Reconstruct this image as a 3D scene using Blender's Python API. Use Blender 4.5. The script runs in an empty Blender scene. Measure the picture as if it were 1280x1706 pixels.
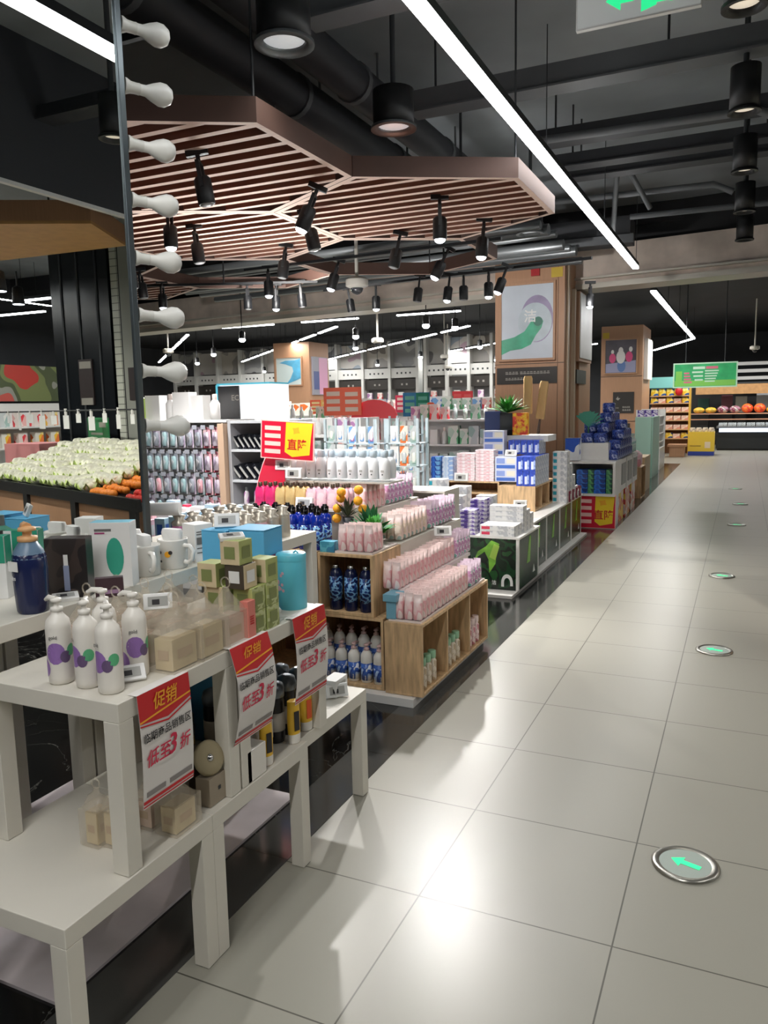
import bpy, bmesh, math, random
from mathutils import Vector, Matrix
random.seed(7)
C = bpy.context.scene.collection
PI = math.pi
# ------------------------------------------------------------------ camera
CAM_H = 1.6
v1 = Vector((601, -188, 1298)).normalized()
v2 = Vector((-2840, -121, 1298)); v2 = (v2 - v1 * v2.dot(v1)).normalized()
xa = -v2; ya = v1; za = xa.cross(ya)
right = Vector((xa[0], ya[0], za[0])); down = Vector((xa[1], ya[1], za[1])); fwd = Vector((xa[2], ya[2], za[2]))
cd = bpy.data.cameras.new('camera'); cam = bpy.data.objects.new('camera', cd); C.objects.link(cam)
m = Matrix.Identity(4)
for i in range(3):
    m[i][0] = right[i]; m[i][1] = -down[i]; m[i][2] = -fwd[i]
m[2][3] = CAM_H
cam.matrix_world = m
cd.sensor_fit = 'HORIZONTAL'; cd.sensor_width = 36.0; cd.lens = 1298 / 1280 * 36.0
cd.clip_start = 0.05; cd.clip_end = 200
bpy.context.scene.camera = cam
# ------------------------------------------------------------------ world, exposure
w = bpy.data.worlds.new('world'); bpy.context.scene.world = w; w.use_nodes = True
w.node_tree.nodes['Background'].inputs[0].default_value = (0.02, 0.02, 0.022, 1)
vs = bpy.context.scene.view_settings
vs.view_transform = 'Standard'; vs.look = 'None'; vs.gamma = 1.0; vs.exposure = 0.0; vs.use_curve_mapping = False
try:
    cy = bpy.context.scene.cycles
    cy.max_bounces = 8; cy.diffuse_bounces = 4; cy.glossy_bounces = 4; cy.transmission_bounces = 6; cy.transparent_max_bounces = 8
    cy.sample_clamp_indirect = 4.0; cy.caustics_reflective = False; cy.caustics_refractive = False
except Exception:
    pass
def area(name, loc, sx, sy, power, rz=0.0, col=(1, .98, .95), spread=PI, rot=None):
    l = bpy.data.lights.new(name, 'AREA'); l.shape = 'RECTANGLE'; l.size = sx; l.size_y = sy; l.energy = power; l.color = col
    l.spread = spread
    o = bpy.data.objects.new(name, l); C.objects.link(o); o.location = loc; o.rotation_euler = rot or (0, 0, rz)
    return o
def spot(name, loc, tgt, power, ang=60, col=(1, .97, .94), rad=.04):
    l = bpy.data.lights.new(name, 'SPOT'); l.energy = power; l.spot_size = math.radians(ang); l.spot_blend = .7; l.color = col
    l.shadow_soft_size = rad
    o = bpy.data.objects.new(name, l); C.objects.link(o); o.location = loc
    d = Vector(tgt) - Vector(loc); o.rotation_euler = d.to_track_quat('-Z', 'Y').to_euler()
    return o
STRIP_X, STRIP_Z = -1.42, 3.42
area('strip_light_lower', (STRIP_X, 3.2, STRIP_Z - .04), .07, 15.6, 30)
area('strip_light_far', (STRIP_X - .02, 19.6, STRIP_Z - .04), .07, 11.0, 90)
area('ceiling_fill_light', (STRIP_X, 4.0, STRIP_Z + .07), .07, 14.0, 16, rot=(PI, 0, 0))  # added upward fill to brighten the ceiling; the strip itself shines down
D45 = math.radians(134)   # direction of the diagonal tube rows
# rows of tubes in the hall beyond the beam: (start x, y, count)
TZ = 3.4
ROWS = [(-12.2, 15.4, 6, 'first'), (-8.36, 15.8, 7, 'second'), (-5.8, 17.46, 8, 'third'), (-4.4, 20.4, 9, 'fourth'), (-4.2, 25.1, 5, 'fifth'), (-6.5, 30.2, 2, 'sixth')]
for sx, sy, n, nm in ROWS:
    for k in range(n):
        s = .82 + k * 1.93
        area('tube_lamp_light', (sx + math.cos(D45) * s, sy + math.sin(D45) * s, TZ - .03), 1.5, .06, 34, D45)
for x in (-11.9, -9.93, -7.9, -5.7): area('tube_lamp_light', (x, 14.6, TZ - .03), 1.3, .06, 80)
# track spots that are lit: (x, y, z) head, target, power
TRK = [(-2.97, 5.1, 3.0, (-3.4, 3.6, .8), 130), (-2.21, 5.93, 2.95, (-2.0, 4.4, .5), 170), (-4.19, 5.14, 2.95, (-4.2, 4.6, .8), 170),
       (-2.15, 6.8, 2.95, (-2.0, 6.9, .4), 130), (-4.22, 6.84, 2.92, (-4.4, 5.2, 1.0), 130), (-4.16, 7.74, 2.95, (-3.3, 5.6, 1.0), 170),
       (-4.83, 9.63, 3.0, (-4.6, 8.2, 1.0), 150), (-3.0, 9.2, 2.98, (-2.4, 8.2, .8), 170), (-1.95, 11.0, 3.15, (-1.8, 10.4, .8), 120)]
for x, y, z, t, pw in TRK:
    spot('track_and_fill_spot', (x, y, z - .2), t, pw * 2.0, 90)
FILL_SPOTS = [(-1.75, 1.25, 3.1, (-2.1, 4.4, .7), 40), (-3.0, 3.2, 3.12, (-2.7, 4.8, 1.1), 300), (-3.45, 3.3, 3.12, (-4.4, 5.7, 1.1), 130)]  # added spots out of view that brighten the goods, some behind the mirror
spot('track_and_fill_spot', (-5.01, 7.9, 2.95), (-7.0, 14.2, 3.7), 240, 100)  # this and the next two are extra spots added to brighten the concrete beam
spot('track_and_fill_spot', (-2.85, 9.4, 2.95), (-3.9, 13.2, 3.7), 110, 110)
spot('track_and_fill_spot', (-1.95, 10.9, 2.9), (-1.0, 12.8, 3.8), 12, 110)
for x, y, z, t, pw in FILL_SPOTS: spot('track_and_fill_spot', (x, y, z - .2), t, pw, 70)
CAN_Y = [4.72, 6.35, 7.95, 9.6, 11.25, 13.0]
for y in CAN_Y[:4]:
    spot('downlight_glow', (-.08, y, 3.56), (-.08, y, 0), 22, 90, (1, .95, .86), .08)
for y in (4.0, 5.5): spot('downlight_glow', (-2.4, y, 3.56), (-2.4, y, 0), 16, 110, (1, .97, .92), .12)
# the produce hall across the aisle (seen in the mirror)
area('produce_tubes_light', (7.0, 9.0, 3.5), .1, 10, 240)
area('hexagon_fill_light', (-4.14, 6.15, 1.87), .5, .25, 38, rot=(PI, 0, 0))  # added upward fill for the undersides of the hexagon panels
spot('produce_spot_light', (3.4, 5.6, 2.8), (4.0, 7.6, .9), 200, 90, (1, .97, .9))
spot('produce_spot_light', (2.2, 5.2, 2.8), (2.4, 6.7, .9), 260, 80, (1, .97, .9))
spot('produce_spot_light', (1.2, 5.6, 3.1), (1.4, 6.5, .9), 150, 70, (1, .95, .88))
area('unseen_fill_light', (-.6, -1.4, 3.5), .1, 4.0, 92)  # added fill from behind the camera, no tubes hang there
area('unseen_fill_light', (3.0, 2.0, 3.5), .1, 4.0, 60)  # second unseen fill, no tube fixture built
area('far_counter_light', (1.5, 26.5, 3.4), 7, .1, 210)
area('far_counter_light', (-2.0, 23.6, 3.3), 2.5, .1, 60, col=(1, .93, .8))

# ------------------------------------------------------------------ materials
def lin(c):
    c = c / 255.0
    return c / 12.92 if c <= .04045 else ((c + .055) / 1.055) ** 2.4
def rgb(t): return (lin(t[0]), lin(t[1]), lin(t[2]), 1)
MATS = {}
def mat(name, col, rough=.5, metal=0, emit=0, ecol=None, noise=0, nscale=8, alpha=1, trans=0, bump=0, coat=0, stretch=None):
    if name in MATS: return MATS[name]
    mt = bpy.data.materials.new(name); mt.use_nodes = True; nt = mt.node_tree; b = nt.nodes['Principled BSDF']
    b.inputs['Base Color'].default_value = rgb(col); b.inputs['Roughness'].default_value = rough; b.inputs['Metallic'].default_value = metal
    if coat: b.inputs['Coat Weight'].default_value = coat
    if emit:
        b.inputs['Emission Color'].default_value = rgb(ecol or col); b.inputs['Emission Strength'].default_value = emit
    if alpha < 1: b.inputs['Alpha'].default_value = alpha
    if trans: b.inputs['Transmission Weight'].default_value = trans
    if noise or bump:
        tc = nt.nodes.new('ShaderNodeTexCoord'); mp = nt.nodes.new('ShaderNodeMapping'); n = nt.nodes.new('ShaderNodeTexNoise')
        n.inputs['Scale'].default_value = nscale; n.inputs['Detail'].default_value = 4
        if stretch: mp.inputs['Scale'].default_value = stretch
        nt.links.new(tc.outputs['Object'], mp.inputs[0]); nt.links.new(mp.outputs[0], n.inputs['Vector'])
        if noise:
            cr = nt.nodes.new('ShaderNodeValToRGB')
            a = [max(0, min(255, c * (1 - noise))) for c in col]; d = [max(0, min(255, c * (1 + noise))) for c in col]
            cr.color_ramp.elements[0].color = rgb(a); cr.color_ramp.elements[0].position = .3
            cr.color_ramp.elements[1].color = rgb(d); cr.color_ramp.elements[1].position = .7
            nt.links.new(n.outputs[0], cr.inputs[0]); nt.links.new(cr.outputs[0], b.inputs['Base Color'])
        if bump:
            bp = nt.nodes.new('ShaderNodeBump'); bp.inputs['Strength'].default_value = bump
            nt.links.new(n.outputs[0], bp.inputs['Height']); nt.links.new(bp.outputs[0], b.inputs['Normal'])
    MATS[name] = mt; return mt
def prnt(name, cols, scale=20, rough=.35, stretch=None, kind='noise'):
    """a printed surface: patches of several inks"""
    if name in MATS: return MATS[name]
    mt = bpy.data.materials.new(name); mt.use_nodes = True; nt = mt.node_tree; b = nt.nodes['Principled BSDF']
    b.inputs['Roughness'].default_value = rough
    tc = nt.nodes.new('ShaderNodeTexCoord'); mp = nt.nodes.new('ShaderNodeMapping')
    if stretch: mp.inputs['Scale'].default_value = stretch
    nt.links.new(tc.outputs['Object'], mp.inputs[0])
    if kind == 'noise':
        n = nt.nodes.new('ShaderNodeTexNoise'); n.inputs['Scale'].default_value = scale; n.inputs['Detail'].default_value = 1.5; out = n.outputs[0]
        lo, hi = .32, .68
    else:
        n = nt.nodes.new('ShaderNodeTexVoronoi'); n.inputs['Scale'].default_value = scale
        sp = nt.nodes.new('ShaderNodeSeparateColor'); nt.links.new(n.outputs['Color'], sp.inputs[0]); out = sp.outputs[0]; lo, hi = 0, 1
    nt.links.new(mp.outputs[0], n.inputs['Vector'])
    cr = nt.nodes.new('ShaderNodeValToRGB'); cr.color_ramp.interpolation = 'CONSTANT'
    k = len(cols)
    cr.color_ramp.elements[0].position = 0; cr.color_ramp.elements[0].color = rgb(cols[0])
    cr.color_ramp.elements[1].position = lo + (hi - lo) / k; cr.color_ramp.elements[1].color = rgb(cols[1])
    for i in range(2, k):
        e = cr.color_ramp.elements.new(lo + (hi - lo) * i / k); e.color = rgb(cols[i])
    nt.links.new(out, cr.inputs[0]); nt.links.new(cr.outputs[0], b.inputs['Base Color'])
    MATS[name] = mt; return mt
def tile_mat(name, col, joint, ox, oy, px, py, jw, rough, noise=.02, axis='XY', veins=None):
    mt = bpy.data.materials.new(name); mt.use_nodes = True; nt = mt.node_tree; b = nt.nodes['Principled BSDF']; N = nt.nodes.new; Lk = nt.links.new
    tc = N('ShaderNodeTexCoord'); sp = N('ShaderNodeSeparateXYZ'); Lk(tc.outputs['Object'], sp.inputs[0])
    def line(out, off, per):
        a = N('ShaderNodeMath'); a.operation = 'SUBTRACT'; Lk(out, a.inputs[0]); a.inputs[1].default_value = off
        d = N('ShaderNodeMath'); d.operation = 'DIVIDE'; Lk(a.outputs[0], d.inputs[0]); d.inputs[1].default_value = per
        f = N('ShaderNodeMath'); f.operation = 'FRACT'; Lk(d.outputs[0], f.inputs[0])
        s = N('ShaderNodeMath'); s.operation = 'SUBTRACT'; Lk(f.outputs[0], s.inputs[0]); s.inputs[1].default_value = .5
        ab = N('ShaderNodeMath'); ab.operation = 'ABSOLUTE'; Lk(s.outputs[0], ab.inputs[0])
        g = N('ShaderNodeMath'); g.operation = 'GREATER_THAN'; Lk(ab.outputs[0], g.inputs[0]); g.inputs[1].default_value = .5 - jw / per / 2
        return g.outputs[0]
    mx = N('ShaderNodeMath'); mx.operation = 'MAXIMUM'
    Lk(line(sp.outputs[0 if axis[0] == 'X' else 1], ox, px), mx.inputs[0]); Lk(line(sp.outputs['XYZ'.index(axis[1])], oy, py), mx.inputs[1])
    n = N('ShaderNodeTexNoise'); n.inputs['Scale'].default_value = 1.3 if veins is None else 2.2; n.inputs['Detail'].default_value = 6
    Lk(tc.outputs['Object'], n.inputs['Vector'])
    cr = N('ShaderNodeValToRGB')
    if veins is None:
        cr.color_ramp.elements[0].color = rgb([c * (1 - noise) for c in col]); cr.color_ramp.elements[1].color = rgb([min(255, c * (1 + noise)) for c in col])
    else:
        n.inputs['Distortion'].default_value = 1.5
        e = cr.color_ramp.elements; e[0].color = rgb(col); e[0].position = .496; e[1].color = rgb(col); e[1].position = .504
        x = e.new(.5); x.color = rgb(veins)
    Lk(n.outputs[0], cr.inputs[0])
    mc = N('ShaderNodeMix'); mc.data_type = 'RGBA'; Lk(mx.outputs[0], mc.inputs[0]); Lk(cr.outputs[0], mc.inputs[6]); mc.inputs[7].default_value = rgb(joint)
    Lk(mc.outputs[2], b.inputs['Base Color']); b.inputs['Roughness'].default_value = rough
    MATS[name] = mt; return mt
def wood(name, col, scale=6, rough=.5, axis=(1, 1, 12), noise=.13):
    return mat(name, col, rough, noise=noise, nscale=scale, stretch=axis)

# ------------------------------------------------------------------ mesh helpers
TXT = {}
class MB:
    def __init__(s): s.v = []; s.f = []; s.fm = []; s.sm = []; s.mats = []; s.M = Matrix.Identity(4)
    def mi(s, m_):
        if m_ not in s.mats: s.mats.append(m_)
        return s.mats.index(m_)
    def add(s, vs_, fs, m_, smooth=False):
        o = len(s.v); s.v += [tuple(s.M @ Vector(p)) for p in vs_]
        ms = m_ if isinstance(m_, list) else [m_] * len(fs)
        for f, mm in zip(fs, ms): s.f.append([i + o for i in f]); s.fm.append(s.mi(mm)); s.sm.append(smooth)
        return s
    def box(s, x0, y0, z0, x1, y1, z1, m_, rz=0, faces=None):
        """faces: dict of -x,+x,-y,+y,-z,+z to another material"""
        vs_ = [(x0, y0, z0), (x1, y0, z0), (x1, y1, z0), (x0, y1, z0), (x0, y0, z1), (x1, y0, z1), (x1, y1, z1), (x0, y1, z1)]
        if rz:
            cx, cy_ = (x0 + x1) / 2, (y0 + y1) / 2; c, n = math.cos(rz), math.sin(rz)
            vs_ = [(cx + (x - cx) * c - (y - cy_) * n, cy_ + (x - cx) * n + (y - cy_) * c, z) for x, y, z in vs_]
        fs = [(0, 3, 2, 1), (4, 5, 6, 7), (0, 1, 5, 4), (1, 2, 6, 5), (2, 3, 7, 6), (3, 0, 4, 7)]
        ks = ['-z', '+z', '-y', '+x', '+y', '-x']
        return s.add(vs_, fs, [(faces or {}).get(k, m_) for k in ks])
    def lathe(s, prof, m_, n=14, sx=1, sy=1, cx=0, cy=0, cz=0, smooth=True, cap=True):
        """prof: (radius, z[, material]) from bottom to top"""
        vs_ = []; fs = []; ms = []
        for p in prof:
            for k in range(n):
                a = 2 * PI * k / n; vs_.append((cx + math.cos(a) * p[0] * sx, cy + math.sin(a) * p[0] * sy, cz + p[1]))
        for i in range(len(prof) - 1):
            mm = prof[i][2] if len(prof[i]) > 2 else m_
            for k in range(n):
                fs.append((i * n + k, i * n + (k + 1) % n, (i + 1) * n + (k + 1) % n, (i + 1) * n + k)); ms.append(mm)
        s.add(vs_, fs, ms, smooth)
        if cap:
            o = len(prof) - 1
            s.add([vs_[k] for k in range(n)], [tuple(reversed(range(n)))], m_)
            s.add([vs_[o * n + k] for k in range(n)], [tuple(range(n))], prof[o][2] if len(prof[o]) > 2 else m_)
        return s
    def tube(s, pts, r, m_, n=8, smooth=True):
        pts = [Vector(p) for p in pts]; rs = r if isinstance(r, (list, tuple)) else [r] * len(pts); vs_ = []; fs = []
        up = None
        for i, p in enumerate(pts):
            d = (pts[min(i + 1, len(pts) - 1)] - pts[max(i - 1, 0)]).normalized()
            a = Vector((0, 0, 1)) if abs(d.z) < .9 else Vector((1, 0, 0))
            if up is not None and up.cross(d).length > .1: a = up
            x = d.cross(a).normalized(); y = x.cross(d).normalized(); up = y
            for k in range(n):
                t = 2 * PI * k / n; vs_.append(tuple(p + x * math.cos(t) * rs[i] + y * math.sin(t) * rs[i]))
        for i in range(len(pts) - 1):
            for k in range(n): fs.append((i * n + (k + 1) % n, i * n + k, (i + 1) * n + k, (i + 1) * n + (k + 1) % n))
        s.add(vs_, fs, m_, smooth)
        s.add(vs_[:n], [tuple(range(n))], m_); s.add(vs_[-n:], [tuple(reversed(range(n)))], m_)
        return s
    def prism(s, pts, z0, z1, m_, side=None):
        """pts: counter-clockwise (x,y)"""
        n = len(pts); vs_ = [(x, y, z0) for x, y in pts] + [(x, y, z1) for x, y in pts]
        s.add(vs_, [tuple(reversed(range(n))), tuple(range(n, 2 * n))], m_)
        return s.add(vs_, [(k, (k + 1) % n, n + (k + 1) % n, n + k) for k in range(n)], side or m_)
    def ell(s, c, rx, ry, rz_, m_, n=10, k=6):
        vs_ = []; fs = []
        for i in range(k + 1):
            t = -PI / 2 + PI * i / k
            for j in range(n):
                a = 2 * PI * j / n; vs_.append((c[0] + rx * math.cos(t) * math.cos(a), c[1] + ry * math.cos(t) * math.sin(a), c[2] + rz_ * math.sin(t)))
        for i in range(k):
            for j in range(n): fs.append((i * n + j, i * n + (j + 1) % n, (i + 1) * n + (j + 1) % n, (i + 1) * n + j))
        return s.add(vs_, fs, m_, True)
    def loft(s, secs, m_, n=12, e=.5):
        """secs: (half width, half depth, z[, mat]) superellipse sections"""
        vs_ = []; fs = []; ms = []
        for q in secs:
            for k in range(n):
                a = 2 * PI * (k + .5) / n; c, t = math.cos(a), math.sin(a)
                vs_.append((q[0] * math.copysign(abs(c) ** e, c), q[1] * math.copysign(abs(t) ** e, t), q[2]))
        for i in range(len(secs) - 1):
            for k in range(n):
                fs.append((i * n + k, i * n + (k + 1) % n, (i + 1) * n + (k + 1) % n, (i + 1) * n + k)); ms.append(secs[i][3] if len(secs[i]) > 3 else m_)
        s.add(vs_, fs, ms, True)
        s.add(vs_[:n], [tuple(reversed(range(n)))], m_); return s.add(vs_[-n:], [tuple(range(n))], secs[-1][3] if len(secs[-1]) > 3 else m_)
    def text(s, txt, size, T, m_, shear=0, depth=.0008, sx=1):
        """T: matrix whose X/Y plane is the surface, Z outwards; text centred"""
        if txt not in TXT:
            c = bpy.data.curves.new('t', 'FONT'); c.body = txt; c.align_x = 'CENTER'; c.align_y = 'CENTER'; c.resolution_u = 2; c.offset = .014
            o = bpy.data.objects.new('t', c); C.objects.link(o); bpy.context.view_layer.update()
            me = bpy.data.meshes.new_from_object(o.evaluated_get(bpy.context.evaluated_depsgraph_get()))
            TXT[txt] = ([tuple(v.co) for v in me.vertices], [tuple(p.vertices) for p in me.polygons])
            bpy.data.objects.remove(o); bpy.data.meshes.remove(me); bpy.data.curves.remove(c)
        vs_, fs = TXT[txt]; M0 = s.M; s.M = s.M @ T
        s.add([((v[0] + shear * v[1]) * size * sx, v[1] * size, depth) for v in vs_], fs, m_); s.M = M0; return s
    def quad(s, T, x0, y0, x1, y1, m_, d=.0005):
        M0 = s.M; s.M = s.M @ T; s.add([(x0, y0, d), (x1, y0, d), (x1, y1, d), (x0, y1, d)], [(0, 1, 2, 3)], m_); s.M = M0; return s
    def poly(s, T, pts, m_, d=.0005):
        M0 = s.M; s.M = s.M @ T; s.add([(x, y, d) for x, y in pts], [tuple(range(len(pts)))], m_); s.M = M0; return s
    def build(s, name, parent=None, bev=0, link=True):
        me = bpy.data.meshes.new(name); me.from_pydata(s.v, [], s.f)
        for q in s.mats: me.materials.append(q)
        me.polygons.foreach_set('material_index', s.fm); me.polygons.foreach_set('use_smooth', s.sm)
        me.update(); o = bpy.data.objects.new(name, me); C.objects.link(o)
        if parent is not None: o.parent = parent
        if bev:
            b = o.modifiers.new('b', 'BEVEL'); b.width = bev; b.segments = 2; b.limit_method = 'ANGLE'; b.angle_limit = .7
        return o
def face(o, x, y):
    """matrix of a surface: origin o, text X direction x, up direction y"""
    x = Vector(x).normalized(); y = Vector(y).normalized(); z = x.cross(y)
    M = Matrix.Identity(4)
    for i in range(3): M[i][0] = x[i]; M[i][1] = y[i]; M[i][2] = z[i]; M[i][3] = o[i]
    return M
FY = lambda x, y, z: face((x, y, z), (1, 0, 0), (0, 0, 1))      # faces -Y (towards the camera)
FX = lambda x, y, z: face((x, y, z), (0, 1, 0), (0, 0, 1))      # faces +X (towards the aisle)
FD = lambda x, y, z: face((x, y, z), (1, 0, 0), (0, -1, 0))     # faces down
FU = lambda x, y, z: face((x, y, z), (1, 0, 0), (0, 1, 0))      # faces up
def tag(o, label, cat, group=None, kind=None):
    if label: o['label'] = label
    if cat: o['category'] = cat
    if group: o['group'] = group
    if kind: o['kind'] = kind
    return o
def struct(name, mb, bev=0): return tag(mb.build(name, bev=bev), None, None, None, 'structure')
def single(name, label, cat, mb, group=None, loc=(0, 0, 0), rz=0, bev=0, kind=None):
    o = mb.build(name, bev=bev); o.location = loc; o.rotation_euler = (0, 0, rz); return tag(o, label, cat, group, kind)
def thing(name, label, cat, parts, group=None, loc=(0, 0, 0), rz=0):
    """parts: (name, MB[, bevel[, label[, sub-parts]]])"""
    r = bpy.data.objects.new(name, None); C.objects.link(r); r.empty_display_size = .05
    r.location = loc; r.rotation_euler = (0, 0, rz); tag(r, label, cat, group)
    def mk(ps, par):
        for p in ps:
            o = p[1].build(p[0], par, p[2] if len(p) > 2 else 0)
            if len(p) > 3 and p[3]: o['label'] = p[3]
            if len(p) > 4: mk(p[4], o)
    mk(parts, r)
    return r
def kids(o): return [c for c in bpy.data.objects if c.parent is o]
KID = {}
def dup(root):
    if root.name not in KID: KID[root.name] = [(c, [g for g in kids(c)]) for c in kids(root)]
    r = root.copy(); C.objects.link(r)
    for ch, gs in KID[root.name]:
        c = ch.copy(); C.objects.link(c); c.parent = r
        for g in gs:
            d = g.copy(); C.objects.link(d); d.parent = c
    return r
class Kind:
    """one kind of goods: the first put() places the source itself, later ones copy it"""
    def __init__(s, maker): s.maker = maker; s.src = None
    def put(s, loc, label, group=None, rz=0, sc=None, rot=None, cat=None):
        if s.src is None: s.src = s.maker(); o = s.src
        else: o = dup(s.src)
        o.location = loc; o.rotation_euler = rot or (0, 0, rz)
        if sc: o.scale = (sc, sc, sc) if isinstance(sc, (int, float)) else sc
        else: o.scale = (1, 1, 1)
        o['label'] = label
        if group: o['group'] = group
        elif 'group' in o: del o['group']
        if cat: o['category'] = cat
        return o
ORD = 'first second third fourth fifth sixth seventh eighth ninth tenth eleventh twelfth thirteenth fourteenth fifteenth sixteenth seventeenth eighteenth nineteenth twentieth'.split()
jit = lambda a: random.uniform(-a, a)
# ------------------------------------------------------------------ common materials
WHITE = mat('white_lacquer', (222, 218, 208), .35, noise=.01)
LACK = mat('white_foil_board', (212, 208, 197), .42, noise=.015, nscale=3)
BLACK = mat('black_paint', (24, 25, 27), .45)
BLKG = mat('black_gloss', (12, 12, 13), .12)
GREYM = mat('grey_metal', (120, 124, 126), .4, .6)
DGREY = mat('dark_grey_paint', (50, 53, 56), .6)
CHROME = mat('chrome', (200, 200, 200), .15, 1)
CARD = mat('white_card', (232, 232, 230), .5)
SCREEN = mat('grey_label_screen', (168, 168, 164), .3)
PAPER = mat('paper_white', (222, 218, 214), .6)
RED = mat('sign_red', (196, 24, 34), .45)
CRIM = mat('promo_crimson', (205, 22, 52), .4)
YEL = mat('sign_yellow', (240, 170, 40), .45)
YELB = mat('promo_yellow', (240, 205, 40), .45)
INK = mat('black_ink', (40, 38, 40), .6)
PINKINK = mat('crimson_ink', (205, 30, 72), .5)
WOODC = wood('pine_crate', (196, 164, 124), 5, .5, (8, 8, 1.2))
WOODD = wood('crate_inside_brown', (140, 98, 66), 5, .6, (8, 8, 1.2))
PANELW = mat('column_laminate', (178, 136, 104), .5, noise=.03, nscale=3, stretch=(30, 30, 1))
SLATW = mat('slat_lit_timber', (252, 218, 202), .6, noise=.05, nscale=4, stretch=(1, 14, 14))  # timber undersides, light from the floor put into the colour
SLATD = mat('slat_shade_backing_brown', (140, 92, 74), .7, noise=.05, nscale=4)  # slat sides, same timber with shade in its colour; also the backing board
FASC = mat('fascia_shade_brown', (84, 60, 51), .65, noise=.05, nscale=3)  # outward frame faces, their lack of light painted as darker timber
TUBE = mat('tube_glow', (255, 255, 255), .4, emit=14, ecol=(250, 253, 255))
LENSON = mat('spot_lens_lit', (255, 255, 255), .4, emit=9, ecol=(240, 245, 255))
LENSDIM = mat('downlight_lens', (235, 235, 232), .4, emit=.5, ecol=(225, 228, 230))
LENSOFF = mat('spot_lens_off', (150, 150, 150), .3)
BULBM = mat('bulb_opal', (205, 205, 200), .35)
GREENLED = mat('green_led', (30, 230, 140), .4, emit=.9, ecol=(50, 235, 150))
ACRY = mat('clear_acrylic', (225, 235, 238), .08, alpha=.22)
FOIL = mat('champagne_foil', (206, 198, 184), .35, .55, bump=.4, nscale=60)
LEAF = mat('leaf_green', (60, 140, 50), .5, noise=.25, nscale=20)
LEAFD = mat('leaf_dark', (50, 110, 70), .5, noise=.25, nscale=20)

# ------------------------------------------------------------------ setting: floor, walls, ceiling
FLOORM = tile_mat('aisle_tile', (150, 148, 137), (82, 80, 72), -.295, 2.192, .617, .598, .005, .33, .012)
mb = MB(); mb.box(-24, -6, -.1, 11, 36, 0, FLOORM); struct('floor', mb)
mb = MB(); mb.box(-1.62, -6, -.02, -1.42, 21.2, .0025, tile_mat('border_stone', (66, 66, 64), (40, 40, 40), 5, 2.2, 30, .9, .003, .12, .05)); struct('trim_1', mb)
mb = MB(); mb.box(-6.4, -6, -.02, -1.62, 21.2, .002, tile_mat('black_marble', (13, 13, 13), (34, 34, 34), -2.2, 2.5, .9, .9, .002, .13, 0, veins=(84, 84, 80))); struct('trim_2', mb)
mb = MB(); mb.box(-2.6, 1.36, 0, -1.63, 2.6, .012, mat('pale_marble', (196, 188, 190), .15, noise=.09, nscale=3)); struct('trim_3', mb)
WALLD = mat('wall_dark', (70, 72, 76), .8, noise=.06, nscale=1)
mb = MB(); mb.box(-24, -6, 0, -23.8, 36, 4.9, WALLD); struct('wall_left', mb)
mb = MB(); mb.box(10.8, -6, 0, 11, 36, 4.9, WALLD); struct('wall_right', mb)
mb = MB(); mb.box(-24, -6, 0, 11, -5.8, 4.9, WALLD); struct('wall_rear', mb)
mb = MB(); mb.box(-24, 35.8, 0, 11, 36, 4.9, WALLD); struct('wall_far', mb)
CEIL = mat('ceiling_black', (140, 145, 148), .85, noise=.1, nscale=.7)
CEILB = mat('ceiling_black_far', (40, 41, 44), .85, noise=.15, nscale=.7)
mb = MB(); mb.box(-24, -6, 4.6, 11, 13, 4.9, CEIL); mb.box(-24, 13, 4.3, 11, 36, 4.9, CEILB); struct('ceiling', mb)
# the concrete drop beam with its pale metal edge
bx = 13.0; CONC = mat('raw_concrete', (214, 200, 188), .85, noise=.14, nscale=1.6, bump=.3)
def beamcut(x0, y0, x1, y1, z0, z1, t, m_):
    d = Vector((x1 - x0, y1 - y0, 0)).normalized(); n = Vector((-d.y, d.x, 0)) * t
    return [(x0, y0), (x1, y1), (x1 + n.x, y1 + n.y), (x0 + n.x, y0 + n.y)]
mb = MB(); pts = beamcut(-23, 15.6, 3.5, 12.0, 0, 0, .5, None); mb.prism(pts, 3.42, 4.0, CONC)
struct('beam', mb)
mb = MB(); pts = beamcut(-23, 15.57, 3.5, 11.97, 0, 0, .56, None); mb.prism(pts, 3.36, 3.44, mat('pale_aluminium', (205, 200, 188), .4, .3)); mb.prism(beamcut(-23, 15.50, 3.5, 11.90, 0, 0, .1, None), 3.50, 3.53, MATS['pale_aluminium']); struct('trim_4', mb)
mb = MB(); mb.prism(beamcut(-23, 16.0, 3.5, 12.4, 0, 0, .1, None), 4.0, 4.6, BLACK); struct('wall_beam_top', mb)

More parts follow.
